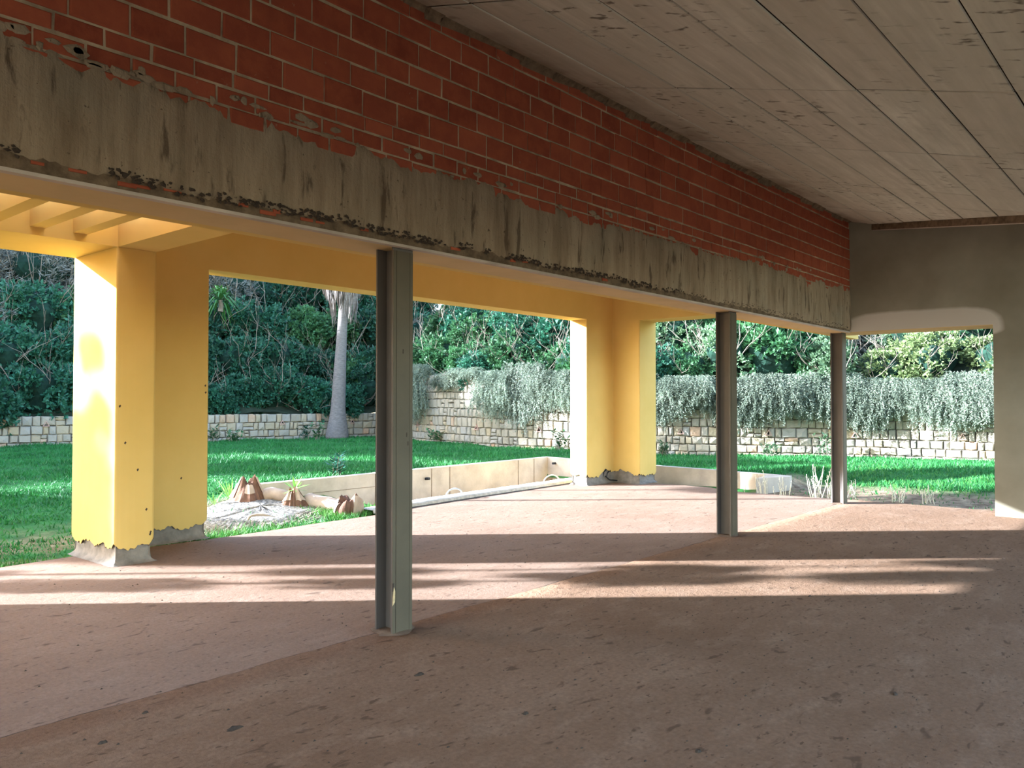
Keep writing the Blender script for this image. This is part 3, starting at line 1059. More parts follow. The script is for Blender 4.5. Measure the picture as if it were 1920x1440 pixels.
# ---- conduit hoops
for i, (x0, x1, y, h, lab) in enumerate([(9.36, 9.78, 9.42, .13, 'thin grey conduit hoop in the kerb, nearer one, right of the first steel column'), (12.08, 12.62, 9.55, .15, 'thin grey conduit hoop in the kerb beside the right yellow pillar')]):
    pts = [((x0 + x1) / 2 - (x1 - x0) / 2 * math.cos(math.pi * t / 14), y + .03 * t / 14, .03 + h * math.sin(math.pi * t / 14)) for t in range(15)]
    tag(MB().tube(pts, .013, 8).build('conduit_hoop', M['conduit'], None, True), lab, 'conduit', 'conduit hoops in the kerb')


# ------------------------------------------------------------------ stone garden walls
def stone_wall(name, Pth, s0, s1, z0f, z1f, label, rows_n, vis, drains, seed):
    r = random.Random(seed)
    root = thing(name, label, 'wall')
    # core
    V, Fc = [], []
    ss = np.arange(s0, s1 + .01, .25)
    for i, s in enumerate(ss):
        x, y, d = at(Pth, s)
        nrm = np.array([-d[1], d[0]])
        if np.dot(nrm, np.array([x, y])) < 0:
            nrm = -nrm
        xf, yf = x + nrm[0] * .035, y + nrm[1] * .035
        xb, yb_ = x + nrm[0] * .45, y + nrm[1] * .45
        V += [(xf, yf, z0f(s) - .3), (xf, yf, z1f(s) - .015), (xb, yb_, z1f(s) - .015), (xb, yb_, z0f(s) - .3)]
        if i:
            for k in range(3):
                Fc.append((4 * i - 4 + k, 4 * i + k, 4 * i + 1 + k, 4 * i - 3 + k))
    n = len(ss) - 1
    Fc += [(0, 1, 2, 3), (4 * n + 3, 4 * n + 2, 4 * n + 1, 4 * n)]
    obj('mortar_core', fast_mesh('mortar_core', V, Fc, M['stonejoint']), root)
    cells = []
    hs = [r.uniform(.8, 1.2) for _ in range(rows_n)]
    tot = sum(hs)
    f0 = 0.0
    for k in range(rows_n):
        f1 = f0 + hs[k] / tot
        s = s0
        while s < s1 - .05:
            L = r.choice([.15, .18, .21, .24, .28, .33]) * r.uniform(.9, 1.12)
            e = min(s + L, s1)
            sm = (s + e) / 2
            H_ = z1f(sm) - z0f(sm) + .10
            base = z0f(sm) - .10
            za, zb_ = base + H_ * f0, base + H_ * f1
            if r.random() < .14 and zb_ - za > .2:
                zm = za + (zb_ - za) * r.uniform(.4, .6)
                cells += [(s, e, za, zm), (s, e, zm, zb_)]
            else:
                cells.append((s, e, za, zb_))
            s = e
        f0 = f1
    big = [c for c in cells if vis(c)]
    small = [c for c in cells if not vis(c)]
    if len(big) > 296:
        small += big[296:]
        big = big[:296]
    sm_mb = MB()

    def stone(c):
        s, e, za, zb_ = c
        sm = (s + e) / 2
        x, y, d = at(Pth, sm)
        nrm = np.array([-d[1], d[0]])
        if np.dot(nrm, np.array([x, y])) < 0:
            nrm = -nrm
        g = .007
        L, H_ = (e - s) / 2 - g, (zb_ - za) / 2 - g
        j = lambda q=.013: r.uniform(-q, q)
        o4 = [(-L + j(), -H_ + j()), (j(.03), -H_ + j()), (L + j(), -H_ + j()), (L + j(), H_ + j()), (j(.03), H_ + j()), (-L + j(), H_ + j())]
        vs = [(p[0], .08, p[1]) for p in o4] + [(p[0], .006, p[1]) for p in o4]
        b = r.uniform(.014, .028)
        vs += [(p[0] * (1 - b / max(L, .05)), -r.uniform(.012, .04), p[1] * (1 - b / max(H_, .05))) for p in o4]
        vs.append((j(.03), -r.uniform(.02, .055), j(.03)))
        fs = []
        for a_ in (0, 6):
            fs += [(a_ + i, a_ + (i + 1) % 6, a_ + 6 + (i + 1) % 6, a_ + 6 + i) for i in range(6)]
        fs += [(12 + i, 12 + (i + 1) % 6, 18) for i in range(6)]
        sign = 1 if np.dot(np.array([-d[1], d[0]]), np.array([x, y])) > 0 else -1
        ang = math.atan2(d[1], d[0]) + (0 if sign > 0 else math.pi)
        return MB().add(vs, fs), (x, y, (za + zb_) / 2), ang
    for c in big:
        m, loc, ang = stone(c)
        obj('stone', m.mesh('stone', M['stone']), root, loc, ang)
    for c in small:
        m, loc, ang = stone(c)
        ca, sa = math.cos(ang), math.sin(ang)
        sm_mb.add([(loc[0] + p[0] * ca - p[1] * sa, loc[1] + p[0] * sa + p[1] * ca, loc[2] + p[2]) for p in m.v], m.f)
    if small:
        tag(sm_mb.build('hidden_stones', M['stone'], root), None, None, None, 'stuff')
    # triangular weep holes
    for s, z in drains:
        x, y, d = at(Pth, s)
        sign = 1 if np.dot(np.array([-d[1], d[0]]), np.array([x, y])) > 0 else -1
        ang = math.atan2(d[1], d[0]) + (0 if sign > 0 else math.pi)
        tri = lambda k, yy: [(-.095 * k, yy, -.07 * k), (.095 * k, yy, -.07 * k), (0, yy, .095 * k)]
        q = MB().add(tri(1, -.062) + tri(.62, -.062) + tri(1, .05) + tri(.62, .03), [(0, 1, 4, 3), (1, 2, 5, 4), (2, 0, 3, 5), (6, 7, 1, 0), (7, 8, 2, 1), (8, 6, 0, 2), (3, 4, 10, 9), (4, 5, 11, 10), (5, 3, 9, 11)])
        dr = obj('weep_hole', q.mesh('weep_hole', M['drain']), root, (x, y, z), ang)
        MB().add(tri(.62, -.02), [(0, 1, 2)]).build('hole', M['void'], dr)
    return root


def s_near(Pth, x, y):
    P, S_ = Pth
    return float(S_[np.argmin((P[:, 0] - x) ** 2 + (P[:, 1] - y) ** 2)])


def ray_hit(Pth, px):
    """arc length where the sight line of a column of the photograph crosses the wall (used once, to place things along it)"""
    dx = (px - 960) / F
    fwd = np.array([math.cos(YAW), math.sin(YAW)])
    rt = np.array([math.sin(YAW), -math.cos(YAW)])
    d = fwd + rt * dx
    P, S_ = Pth
    c = np.abs(P[:, 0] * d[1] - P[:, 1] * d[0])
    c[(P @ d) < 0] = 1e9
    return float(S_[np.argmin(c)])


LPT, RPT = (LP, LS), (RP, RS)
sl0, sl1 = ray_hit(LPT, -160), s_near(LPT, 20.5, 22.9)
stone_wall('stone_wall', LPT, sl0, sl1, lambda s: .28, lambda s: 1.16, 'long low pale stone retaining wall at the back of the lawn, left of the first steel column', 4,
           lambda c: True, [(ray_hit(LPT, p), z) for p, z in ((88, .93), (530, .86), (661, .86))], 31)
sr1 = ray_hit(RPT, 1905)
zr0 = lambda s: float(np.interp(s, [0, 10, 16, 25], [.27, .2, .17, .15]))
zr1 = lambda s: float(np.interp(s, [0, 1.5, 5, 9, 12, 25], [1.9, 2.35, 2.45, 2.3, 2.05, 1.9]))
pxr = {}


def vis_r(c):
    zmid = (c[2] + c[3]) / 2
    x, y, d = at(RPT, (c[0] + c[1]) / 2)
    fw_ = x * math.cos(YAW) + y * math.sin(YAW)
    r_ = x * math.sin(YAW) - y * math.cos(YAW)
    px = 960 + F * r_ / fw_
    if zmid < 1.32:
        return px > 770 and not (1075 < px < 1208)
    return 800 < px < 925 and zmid < 2.0


stone_wall('stone_wall', RPT, 0.0, sr1, zr0, zr1, 'tall curved pale sandstone retaining wall with plants hanging over its top, on the right', 9,
           vis_r, [(ray_hit(RPT, p), z) for p, z in ((785, .82), (895, .80), (1013, .79), (1277, .79), (1440, .77), (1604, .74), (1805, .74))], 32)

# ---- planted bank behind the walls
def bank_h(s, off, right):
    if right:
        g = 1.0 - .78 * math.exp(-((s - ray_hit(RPT, 1045)) / 2.2) ** 2)
        return zr1(s) - .12 + g * (.72 * max(0, off - .4))
    return 1.1 + .82 * max(0, off - .5)


for nm, Pth, s0, s1, right in (('bank_left', LPT, 0.0, LS[-1], False), ('bank_right', RPT, 0.0, RS[-1], True)):
    V, Fc = [], []
    ss = np.arange(s0, s1, .8)
    offs = [.3, .8, 1.6, 2.6, 4, 6, 8, 10, 13, 13.1]
    for i, s in enumerate(ss):
        x, y, d = at(Pth, s)
        nrm = np.array([-d[1], d[0]])
        if np.dot(nrm, np.array([x, y])) < 0:
            nrm = -nrm
        for o_ in offs:
            hh = bank_h(s, min(o_, 8), right) + .15 * math.sin(s * 1.3 + o_) if o_ < 13.05 else -.5
            V.append((x + nrm[0] * o_, y + nrm[1] * o_, hh))
        if i:
            K = len(offs)
            for k in range(K - 1):
                Fc.append(((i - 1) * K + k, i * K + k, i * K + k + 1, (i - 1) * K + k + 1))
    o = obj(nm, fast_mesh(nm, V, Fc, M['bank'], True))
    struct(o, 'planted earth bank rising behind the stone wall, coloured to look deeply shaded', 'bank')


# ------------------------------------------------------------------ foliage
def leaf_quads(C, Nn, size, aspect, r, spread=1.0, curl=0.0):
    """one quad leaf per centre C with main direction around Nn"""
    n = len(C)
    d = Nn + spread * r.normal(size=(n, 3))
    d /= np.linalg.norm(d, axis=1, keepdims=True)
    u = r.normal(size=(n, 3))
    u -= d * np.sum(u * d, 1, keepdims=True)
    u /= np.linalg.norm(u, axis=1, keepdims=True)
    L = (size * r.uniform(.7, 1.35, n))[:, None]
    W = L * aspect
    a = C
    m = C + d * L * .5
    t = C + d * L
    V = np.stack([a, m + u * W * .5, t, m - u * W * .5], 1).reshape(-1, 3)
    Fc = np.arange(4 * n).reshape(n, 4)
    return V, Fc


def bush_mesh(name, mat, seed, n_lobes=16, clusters=900, per=9, size=.115, aspect=.5, flat=.85, spread=.8, lobe=.42):
    r = np.random.default_rng(seed)
    lc = r.normal(size=(n_lobes, 3))
    lc /= np.linalg.norm(lc, axis=1, keepdims=True)
    lc *= r.uniform(.35, .72, n_lobes)[:, None]
    lc[:, 2] = lc[:, 2] * flat
    lr = r.uniform(lobe * .7, lobe * 1.25, n_lobes)
    li = r.integers(0, n_lobes, clusters)
    d = r.normal(size=(clusters, 3))
    d /= np.linalg.norm(d, axis=1, keepdims=True)
    cc = lc[li] + d * (lr[li] * r.uniform(.55, 1.05, clusters))[:, None]
    out = cc + d * .2 + np.array([0, 0, .15])
    out /= np.linalg.norm(out, axis=1, keepdims=True)
    C = np.repeat(cc, per, 0) + r.normal(size=(clusters * per, 3)) * .02
    Nn = np.repeat(out, per, 0)
    V, Fc = leaf_quads(C, Nn, size, aspect, r, spread)
    return fast_mesh(name, V, Fc, mat)


def branch_mesh(name, mat, seed, n=14, length=1.0, rad=.02, up=.5, depth=2):
    r = random.Random(seed)
    q = MB()

    def grow(p, d, L, rd, dep):
        pts = [p]
        for k in range(4):
            d = (d + Vector((r.uniform(-.3, .3), r.uniform(-.3, .3), r.uniform(-.12, .3)))).normalized()
            p = p + d * L / 4
            pts.append(p)
            if dep and k > 0 and r.random() < .8:
                nd = (d + Vector((r.uniform(-1, 1), r.uniform(-1, 1), r.uniform(-.2, .8))) * .8).normalized()
                grow(p, nd, L * r.uniform(.45, .7), rd * .6, dep - 1)
        q.tube(pts, [rd * (1 - .18 * i) for i in range(len(pts))], 4, False)
    for i in range(n):
        a = r.uniform(0, 2 * math.pi)
        grow(Vector((r.uniform(-.2, .2), r.uniform(-.2, .2), -.6)), Vector((math.cos(a), math.sin(a), up + r.uniform(0, .7))).normalized(), length * r.uniform(.7, 1.2), rad, depth)
    return q.mesh(name, mat)


core_me = None


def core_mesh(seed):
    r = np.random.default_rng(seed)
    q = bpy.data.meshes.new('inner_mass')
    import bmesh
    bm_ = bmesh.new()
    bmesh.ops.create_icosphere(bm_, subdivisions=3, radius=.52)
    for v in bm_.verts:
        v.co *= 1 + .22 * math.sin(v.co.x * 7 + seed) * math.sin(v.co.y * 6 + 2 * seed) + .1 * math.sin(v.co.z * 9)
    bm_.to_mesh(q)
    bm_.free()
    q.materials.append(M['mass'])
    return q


cores = [core_mesh(i) for i in range(2)]
BUSH = {
    'dark': [bush_mesh('foliage', M['leafdark'], 100 + i) for i in range(3)],
    'mid': [bush_mesh('foliage', M['leafmid'], 110 + i, size=.115) for i in range(3)],
    'pale': [bush_mesh('foliage', M['leafpale'], 120 + i, size=.10, clusters=900) for i in range(2)],
    'yellow': [bush_mesh('foliage', M['leafyellow'], 130 + i, size=.09, clusters=850) for i in range(2)],
    'twig': [bush_mesh('foliage', M['twig'], 140 + i, size=.16, aspect=.1, clusters=900, per=8, spread=.9) for i in range(2)],
}
BR = [branch_mesh('branches', M['branch'], 200 + i, 5, 1.25, .016, .6, 2) for i in range(3)]
BRT = [branch_mesh('branches', M['branch'], 210 + i, 9, 1.4, .016, .8, 2) for i in range(2)]


def shrub(kind, loc, r_, label, group, seed, zs=1.0, name='shrub', core=True):
    rr = random.Random(seed)
    root = thing(name, label, 'shrub' if name == 'shrub' else 'tree', loc, rr.uniform(0, 6.28), group)
    root.scale = (r_, r_, r_ * zs)
    obj('foliage', rr.choice(BUSH[kind]), root)
    obj('branches', rr.choice(BRT if kind == 'twig' else BR), root)
    if core:
        obj('inner_mass', rr.choice(cores), root)
    return root


KL = {'dark': 'dense dark green broad-leaved shrub', 'mid': 'fresh mid green shrub', 'pale': 'pale grey-green bushy shrub', 'yellow': 'yellow-green shrub with thin pale branches', 'twig': 'grey twiggy half-bare shrub'}


def px_of(x, y):
    fw_ = x * math.cos(YAW) + y * math.sin(YAW)
    r_ = x * math.sin(YAW) - y * math.cos(YAW)
    return 960 + F * r_ / max(fw_, .1), fw_


def zone(px):
    if px < 215:
        return 'left of the left yellow pillar'
    if px < 745:
        return 'between the left yellow pillar and the first steel column'
    if px < 1140:
        return 'between the first steel column and the right yellow pillar'
    if px < 1360:
        return 'between the right yellow pillar and the middle steel column'
    if px < 1577:
        return 'between the middle and the farthest steel column'
    return 'seen through the end opening'


rs = random.Random(77)
SHR = []
rowname = ['lowest row just over the wall', 'second row up the bank', 'third row up the bank', 'upper row near the top edge', 'topmost row under the beam edge']
cnt = 0
for Pth, right in ((LPT, False), (RPT, True)):
    S1 = Pth[1][-1]
    for row, off in enumerate((.75, 2.1, 3.7, 5.5, 7.4)):
        s = rs.uniform(0, .6)
        while s < S1:
            x, y, d = at(Pth, s)
            nrm = np.array([-d[1], d[0]])
            if np.dot(nrm, np.array([x, y])) < 0:
                nrm = -nrm
            o_ = off + rs.uniform(-.35, .35)
            X, Y = x + nrm[0] * o_, y + nrm[1] * o_
            px, dep = px_of(X, Y)
            rad = (1.0, 1.15, 1.3, 1.45, 1.6)[row] * rs.uniform(.85, 1.2)
            step = rad * (1.15 if row < 2 else 1.3)
            if -900 < px < 2050 and dep > 5:
                zz = bank_h(s, o_, right) + rad * .45
                if right:
                    gap = 1000 < px < 1075 and row >= 2
                    u = rs.random()
                    if px > 1560:
                        kind = 'pale' if u < .42 else 'yellow' if u < .72 else 'twig' if u < .85 else 'mid'
                    elif px > 1390:
                        kind = 'pale' if u < .3 else 'mid' if u < .62 else 'twig' if u < .75 else 'dark' if u < .9 else 'yellow'
                    elif px > 1180:
                        kind = 'dark' if u < .45 else 'mid' if u < .8 else 'pale'
                    else:
                        kind = 'mid' if u < .5 else 'twig' if u < .62 and row > 1 else 'dark'
                    if row == 0:
                        s += step
                        if rs.random() < .35 or px > 1560:
                            pass
                        else:
                            zz -= .25
                            rad *= .85
                        if gap:
                            continue
                    if gap:
                        s += step
                        continue
                else:
                    u = rs.random()
                    kind = 'dark' if u < (.78 if row < 2 else .5) else 'mid' if u < .84 else 'twig' if row > 1 else 'dark'
                    if px < 150 and row > 2:
                        kind = 'twig' if u < .6 else 'dark'
                    if row == 0:
                        zz -= .12
                gname = KL[kind] + ' on the bank, ' + rowname[row] + ', ' + zone(px)
                o_s = shrub(kind, (X, Y, zz), rad, 'shrub', gname, 1000 + cnt)
                SHR.append((row, zone(px), right, px, kind, o_s))
                cnt += 1
            s += step if not (right and row == 0) else 0.001

ORD = ['first', 'second', 'third', 'fourth', 'fifth', 'sixth', 'seventh', 'eighth', 'ninth', 'tenth', 'eleventh', 'twelfth', 'thirteenth', 'fourteenth', 'fifteenth', 'sixteenth', 'seventeenth', 'eighteenth', 'nineteenth', 'twentieth'] + ['far %dth' % k for k in range(21, 60)]
KS_ = {'dark': 'dark green shrub', 'mid': 'fresh green shrub', 'pale': 'pale grey-green shrub', 'yellow': 'yellow-green shrub', 'twig': 'grey twiggy shrub'}
ZS_ = {'left of the left yellow pillar': 'left of left pillar', 'between the left yellow pillar and the first steel column': 'left pillar to first column', 'between the first steel column and the right yellow pillar': 'first column to right pillar',
       'between the right yellow pillar and the middle steel column': 'right pillar to middle column', 'between the middle and the farthest steel column': 'middle to farthest column', 'seen through the end opening': 'in end opening'}
seen = {}
for row, z_, right, px, kind, o_s in sorted(SHR, key=lambda t: t[3]):
    k = seen[(row, z_)] = seen.get((row, z_), -1) + 1
    o_s['label'] = f"{KS_[kind]}, {ORD[k]} from left in {('lowest', 'second', 'third', 'fourth', 'top')[row]} bank row, {ZS_[z_]}"

# small trees with bare trunks at the gap beside the right pillar (sky shows between them)
for i, (px, off, hgt) in enumerate(((1006, 3.0, 3.4), (1036, 4.6, 3.6), (1062, 3.6, 3.3))):
    s = ray_hit(RPT, px)
    x, y, d = at(RPT, s)
    nrm = np.array([-d[1], d[0]])
    if np.dot(nrm, np.array([x, y])) < 0:
        nrm = -nrm
    X, Y = x + nrm[0] * off, y + nrm[1] * off
    z0 = bank_h(s, off, True)
    root = thing('slender_tree', ['leftmost', 'middle', 'rightmost'][i] + ' of three slender bare-trunked trees against the sky, left of the right pillar', 'tree', (X, Y, z0 - .1), 0, 'slender trees on the bank')
    q = MB()
    rt_ = random.Random(i)
    q.tube([(0, 0, 0), (.08, .05, hgt * .4), (-.05, .1, hgt * .8), (.1, 0, hgt)], [.07, .06, .05, .03], 7)
    q.tube([(.06, .05, hgt * .42), (.4, .2, hgt * .75), (.6, .1, hgt)], [.04, .03, .02], 6)
    q.tube([(0, .06, hgt * .55), (-.35, -.2, hgt * .8), (-.55, -.1, hgt * 1.05)], [.035, .025, .02], 6)
    q.build('trunk', M['branch'], root)
    for k, (dx, dy, dz, rr_) in enumerate(((.2, .1, hgt + .3, 1.0), (-.5, -.2, hgt + .5, .9), (.7, .2, hgt + .1, .75))):
        c = obj('crown', rt_.choice(BUSH['mid']), root, (dx, dy, dz), k)
        c.scale = (rr_, rr_, rr_ * .8)

# trees left of the picture whose shade falls over lawn and terrace
def offtree(uc, dep, h, crown, kind, label, n=4, trunk=.09):
    X = dep * math.cos(YAW) + uc * math.sin(YAW)
    Y = dep * math.sin(YAW) - uc * math.cos(YAW)
    root = thing('garden_tree', label, 'tree', (X, Y, float(ground(X, Y)) - .05))
    q = MB()
    q.tube([(0, 0, 0), (.05, .03, h * .5), (0, 0, h)], [trunk, trunk * .8, trunk * .4], 8)
    q.build('trunk', M['branch'], root)
    rr = random.Random(int(dep * 100 + h))
    for k in range(n):
        c = obj('crown', rr.choice(BUSH[kind]), root, (rr.uniform(-.5, .5) * crown, rr.uniform(-.5, .5) * crown, h - crown * .2 + rr.uniform(-.4, .5) * crown), rr.uniform(0, 6))
        c.scale = (crown, crown, crown * .8)
    return root


offtree(-10.5, 12.55, 5.6, .01, 'mid', 'thin bare young tree trunk left of the picture', 0, .045)
for q_, u_, cs in ((7.25, -12.5, ((.8, .22), (1.7, .25), (2.6, .28), (3.3, .22), (4.0, .3), (4.9, .3), (5.6, .25))), (7.72, -13.4, ((1.2, .16), (2.2, .2), (3.5, .2), (4.4, .22), (5.3, .2), (6.1, .2))), (8.38, -27.0, ((6.2, .35), (6.9, .3), (7.5, .34), (8.1, .26), (8.7, .22))), (8.72, -25.0, ((5.2, .4), (5.9, .35), (6.6, .36), (7.2, .25))), (9.5, -11.5, ((.9, .6), (1.5, .5))), (10.5, -12, ((.7, .6), (1.5, .6))), (11.4, -12.5, ((.7, .6), (1.4, .6))), (12.3, -12.8, ((.8, .6), (1.6, .5)))):
    # q_ is measured across the sunlight
    dq, ds = np.array([-SUN_AZ.y, SUN_AZ.x]), np.array([SUN_AZ.x, SUN_AZ.y])
    XY = dq * q_ + ds * (u_ + .5)
    root = thing('slim_cypress', 'slim garden tree left of the picture, ' + {7.25: 'nearest the house', 7.72: 'second from the house', 8.38: 'sparse, far out, third from the house', 8.72: 'sparse, far out, fourth from the house', 9.5: 'low and broad, nearest the slab', 10.5: 'low and broad, second from the slab', 11.4: 'low and broad, third from the slab', 12.3: 'low and broad, farthest from the slab'}[q_], 'tree', (float(XY[0]), float(XY[1]), float(ground(XY[0], XY[1])) - .05))
    MB().tube([(0, 0, 0), (0, 0, cs[-1][0])], [.05, .02], 6).build('trunk', M['branch'], root)
    for k, (z_, r_) in enumerate(cs):
        c = obj('crown', BUSH['dark'][k % 3], root, (.05 * math.sin(k * 2), .05 * math.cos(k * 3), z_), k)
        c.scale = (r_ * 1.2, r_ * 1.2, r_ * 1.6)
offtree(-17.0, 12.3, 7.6, .8, 'dark', 'narrow tall garden tree left of the picture', 6, .1)
offtree(-17.0, 13.75, 6.4, .6, 'dark', 'medium dense garden tree left of the picture, nearer one', 5, .1)
offtree(-18.0, 15.6, 4.6, 1.2, 'dark', 'medium dense garden tree left of the picture, farther one', 5, .1)
offtree(-19.0, 17.2, 6.8, 1.5, 'dark', 'tall dense garden tree left of the picture', 5, .12)
offtree(-21.0, 19.6, 6.4, 1.8, 'dark', 'broad dense garden tree left of the picture', 5, .12)

# ---- plants hanging over the tall stone wall
def trailing_mesh(seed, L=1.15, width=1.3, strands=280):
    r = np.random.default_rng(seed)
    Cs, Ds = [], []
    for k in range(strands):
        x = r.uniform(-width / 2, width / 2)
        z0 = r.uniform(-.3, .06)
        ln = L * r.uniform(.55, 1.15) * (1 - .25 * abs(x) / (width / 2))
        outd = r.uniform(.12, .45)
        n = 30
        t = np.linspace(0, 1, n)
        px_ = x + .18 * r.normal() * t + .03 * np.sin(t * 9 + k)
        py = .2 - (outd + .2) * np.minimum(1, t * 2.6) ** .7 + .03 * r.normal()
        pz = z0 + .22 * np.sin(np.minimum(t * 2.2, 1) * math.pi) - np.maximum(0, t - .25) * ln * 1.3
        P = np.stack([px_, py, pz], 1)
        T = np.gradient(P, axis=0)
        T /= np.linalg.norm(T, axis=1, keepdims=True)
        Cs.append(np.repeat(P, 3, 0))
        Ds.append(np.repeat(T, 3, 0))
    C, D = np.concatenate(Cs), np.concatenate(Ds)
    V, Fc = leaf_quads(C, D, .06, .22, r, .6)
    return fast_mesh('trailing_stems', V, Fc, M['rosemary'])


TR = [trailing_mesh(300 + i) for i in range(3)]
TRS = [trailing_mesh(310 + i, .7, 1.2, 170) for i in range(2)]
trail = [(735, 1.15), (790, 1.2), (840, .55), (878, .45), (935, .95), (985, 1.2), (1035, 1.15), (1085, 1.1), (1180, 1.0), (1235, 1.05), (1290, .95), (1340, .9), (1395, 1.1), (1450, 1.15), (1505, 1.1), (1560, 1.1), (1615, 1.1), (1668, 1.05), (1722, .95), (1775, 1.05), (1830, 1.15), (1885, 1.1)]
for i, (px, L) in enumerate(trail):
    s = ray_hit(RPT, px)
    x, y, d = at(RPT, s)
    sign = 1 if np.dot(np.array([-d[1], d[0]]), np.array([x, y])) > 0 else -1
    ang = math.atan2(d[1], d[0]) + (0 if sign > 0 else math.pi)
    z = zr1(s) + .06
    w_ = 'sunlit grey-green' if px > 1360 else 'shaded dark'
    z_ = zone(px)
    ordn = ['leftmost', 'second', 'third', 'fourth', 'fifth', 'sixth', 'seventh', 'eighth', 'ninth']
    k = len([p for p, _ in trail[:i] if zone(p) == z_])
    root = thing('trailing_rosemary', f'{w_} trailing rosemary over tall wall, {ordn[k]} from left, ' + ZS_[z_], 'plant', (x, y, z), ang, 'trailing plants over the tall stone wall')
    root.scale = (1, 1 + .25 * math.sin(i * 2.1), L * (.66 if px > 1000 else .85) * (1 + .16 * math.sin(i * 1.7)))
    root.location.z += .12 * math.sin(i * 2.6) - .05
    obj('trailing_stems', (TRS if L < .6 else TR)[i % 2], root)

# ---- palm in front of the low stone wall
palm = thing('palm_tree', 'tall palm with a swollen grey trunk foot and a skirt of dead fronds', 'palm tree', (17.45, 22.9, .27))
q = MB()
prof = [(0, .40), (.12, .395), (.35, .36), (.6, .315), (.85, .275), (1.1, .25), (1.5, .235), (2.2, .215), (3.0, .19), (3.7, .172), (4.2, .165), (6.8, .17)]
pts, rad = [], []
for z, r_ in prof:
    pts.append((.03 * z * math.sin(YAW) + .004 * z * z, -.03 * z * math.cos(YAW), z))
    rad.append(r_)
q.tube(pts, rad, 20)
q.build('trunk', M['palmbark'], palm, True)
dfm = []
for v in range(4):
    q = MB()
    r = random.Random(400 + v)
    for k in range(7):
        a0 = r.uniform(-.1, .1)
        w_ = r.uniform(.018, .035)
        L = r.uniform(.75, 1.25)
        q.add([(a0 - w_, 0, 0), (a0 + w_, 0, 0), (a0 * 1.5 + w_, -.08 - .05 * r.random(), -L * .5), (a0 * 1.5 - w_, -.08, -L * .5), (a0 * 1.7 + .006, -.02 + r.uniform(-.05, .05), -L)], [(0, 1, 2, 3), (3, 2, 4)])
    dfm.append(q.mesh('dead_frond', M['deadfrond']))
r = random.Random(9)
for k in range(64):
    a = k * 2.399
    tz = r.random()
    rr_ = .40 + .52 * tz
    o = obj('dead_frond', dfm[k % 4], palm, (pts[-2][0] + rr_ * .75 * math.cos(a), pts[-2][1] + rr_ * .75 * math.sin(a), 5.25 + 1.2 * tz + r.uniform(-.15, .25)), a + math.pi / 2)
    o.scale = (1.1, 1, r.uniform(.85, 1.25))
fr = MB()
for k in range(18):
    a = -1.2 + 2.4 * k / 17
    L = .95 - .12 * abs(a)
    dx, dz = math.sin(a) * L, math.cos(a) * L
    fr.add([(0, -.9, 0), (dx * .5 + .025, -.9 - dz * .5, .04), (dx, -.9 - dz, -.12), (dx * .5 - .025, -.9 - dz * .5, .04)], [(0, 1, 2, 3)])
fr.box(-.012, .012, -.9, 0, -.012, .012)
frm = fr.mesh('frond', M['frond'])
for k in range(26):
    a = k * 2.399
    o = obj('frond', frm, palm, (pts[-1][0], pts[-1][1], 6.75 + .15 * r.random()), 0)
    o.rotation_euler = (r.uniform(-.9, .75), 0, a)

# ---- spiky yucca on the bank
def spiky(name, label, cat, loc, n, L, w_, mat, stem=0.0, droop=.35, seed=1, group=None):
    r = random.Random(seed)
    root = thing(name, label, cat, loc, 0, group)
    if stem:
        MB().tube([(0, 0, -stem), (.03, 0, -stem * .5), (0, 0, 0)], [.09, .08, .07], 8).build('stem', M['branch'], root)
    q = MB()
    for k in range(n):
        a, e = k * 2.399, r.uniform(-.55 if stem else -.2, 1.4)
        l = L * r.uniform(.75, 1.1)
        d = Vector((math.cos(a) * math.cos(e), math.sin(a) * math.cos(e), math.sin(e)))
        u = d.cross(Vector((0, 0, 1)))
        u = u.normalized() if u.length > .01 else Vector((1, 0, 0))
        m, t = d * l * .5, d * l - Vector((0, 0, droop * l * .35))
        q.add([(0, 0, 0), m + u * w_, t, m - u * w_], [(0, 1, 2, 3)])
    q.build('leaves', mat, root)
    return root


def on_ray(px, py, dep):
    fw_ = np.array([math.cos(YAW), math.sin(YAW)])
    rt_ = np.array([math.sin(YAW), -math.cos(YAW)])
    p = fw_ * dep + rt_ * dep * (px - 960) / F
    return (float(p[0]), float(p[1]), 1.6 + dep * (752 - py) / F)


spiky('yucca', 'bright green spiky yucca at the upper left of the hedge, beside the left pillar', 'plant', on_ray(412, 562, 27.4), 130, .95, .03, M['yucca'], .4, 1.3, 3)

# ------------------------------------------------------------------ grass
def grass(name, n, sampler, h, w_, mat, seed, lean=.45, label=None):
    r = np.random.default_rng(seed)
    P = sampler(r, n)
    n = len(P)
    x, y = P[:, 0], P[:, 1]
    z = ground(x, y) + .012 * np.sin(x * 2.3 + y) + .01 * np.sin(y * 3.7 - x * 1.3) - .015
    a = r.uniform(0, 6.283, n)
    H_ = h * r.uniform(.5, 1.4, n) * (1 + .5 * np.sin(x * 1.7 + .8 * y) * np.sin(y * 1.3 - x * .4))
    W_ = w_ * r.uniform(.7, 1.3, n)
    lx, ly = lean * H_ * r.normal(size=n), lean * H_ * r.normal(size=n)
    b0 = np.stack([x - np.cos(a) * W_, y - np.sin(a) * W_, z], 1)
    b1 = np.stack([x + np.cos(a) * W_, y + np.sin(a) * W_, z], 1)
    t = np.stack([x + lx, y + ly, z + H_], 1)
    V = np.stack([b0, b1, t], 1).reshape(-1, 3)
    o = obj(name, fast_mesh(name, V, np.arange(3 * n).reshape(n, 3), mat))
    return tag(o, label, 'grass', None, 'stuff')


fw2 = np.array([math.cos(YAW), math.sin(YAW)])
rt2 = np.array([math.sin(YAW), -math.cos(YAW)])


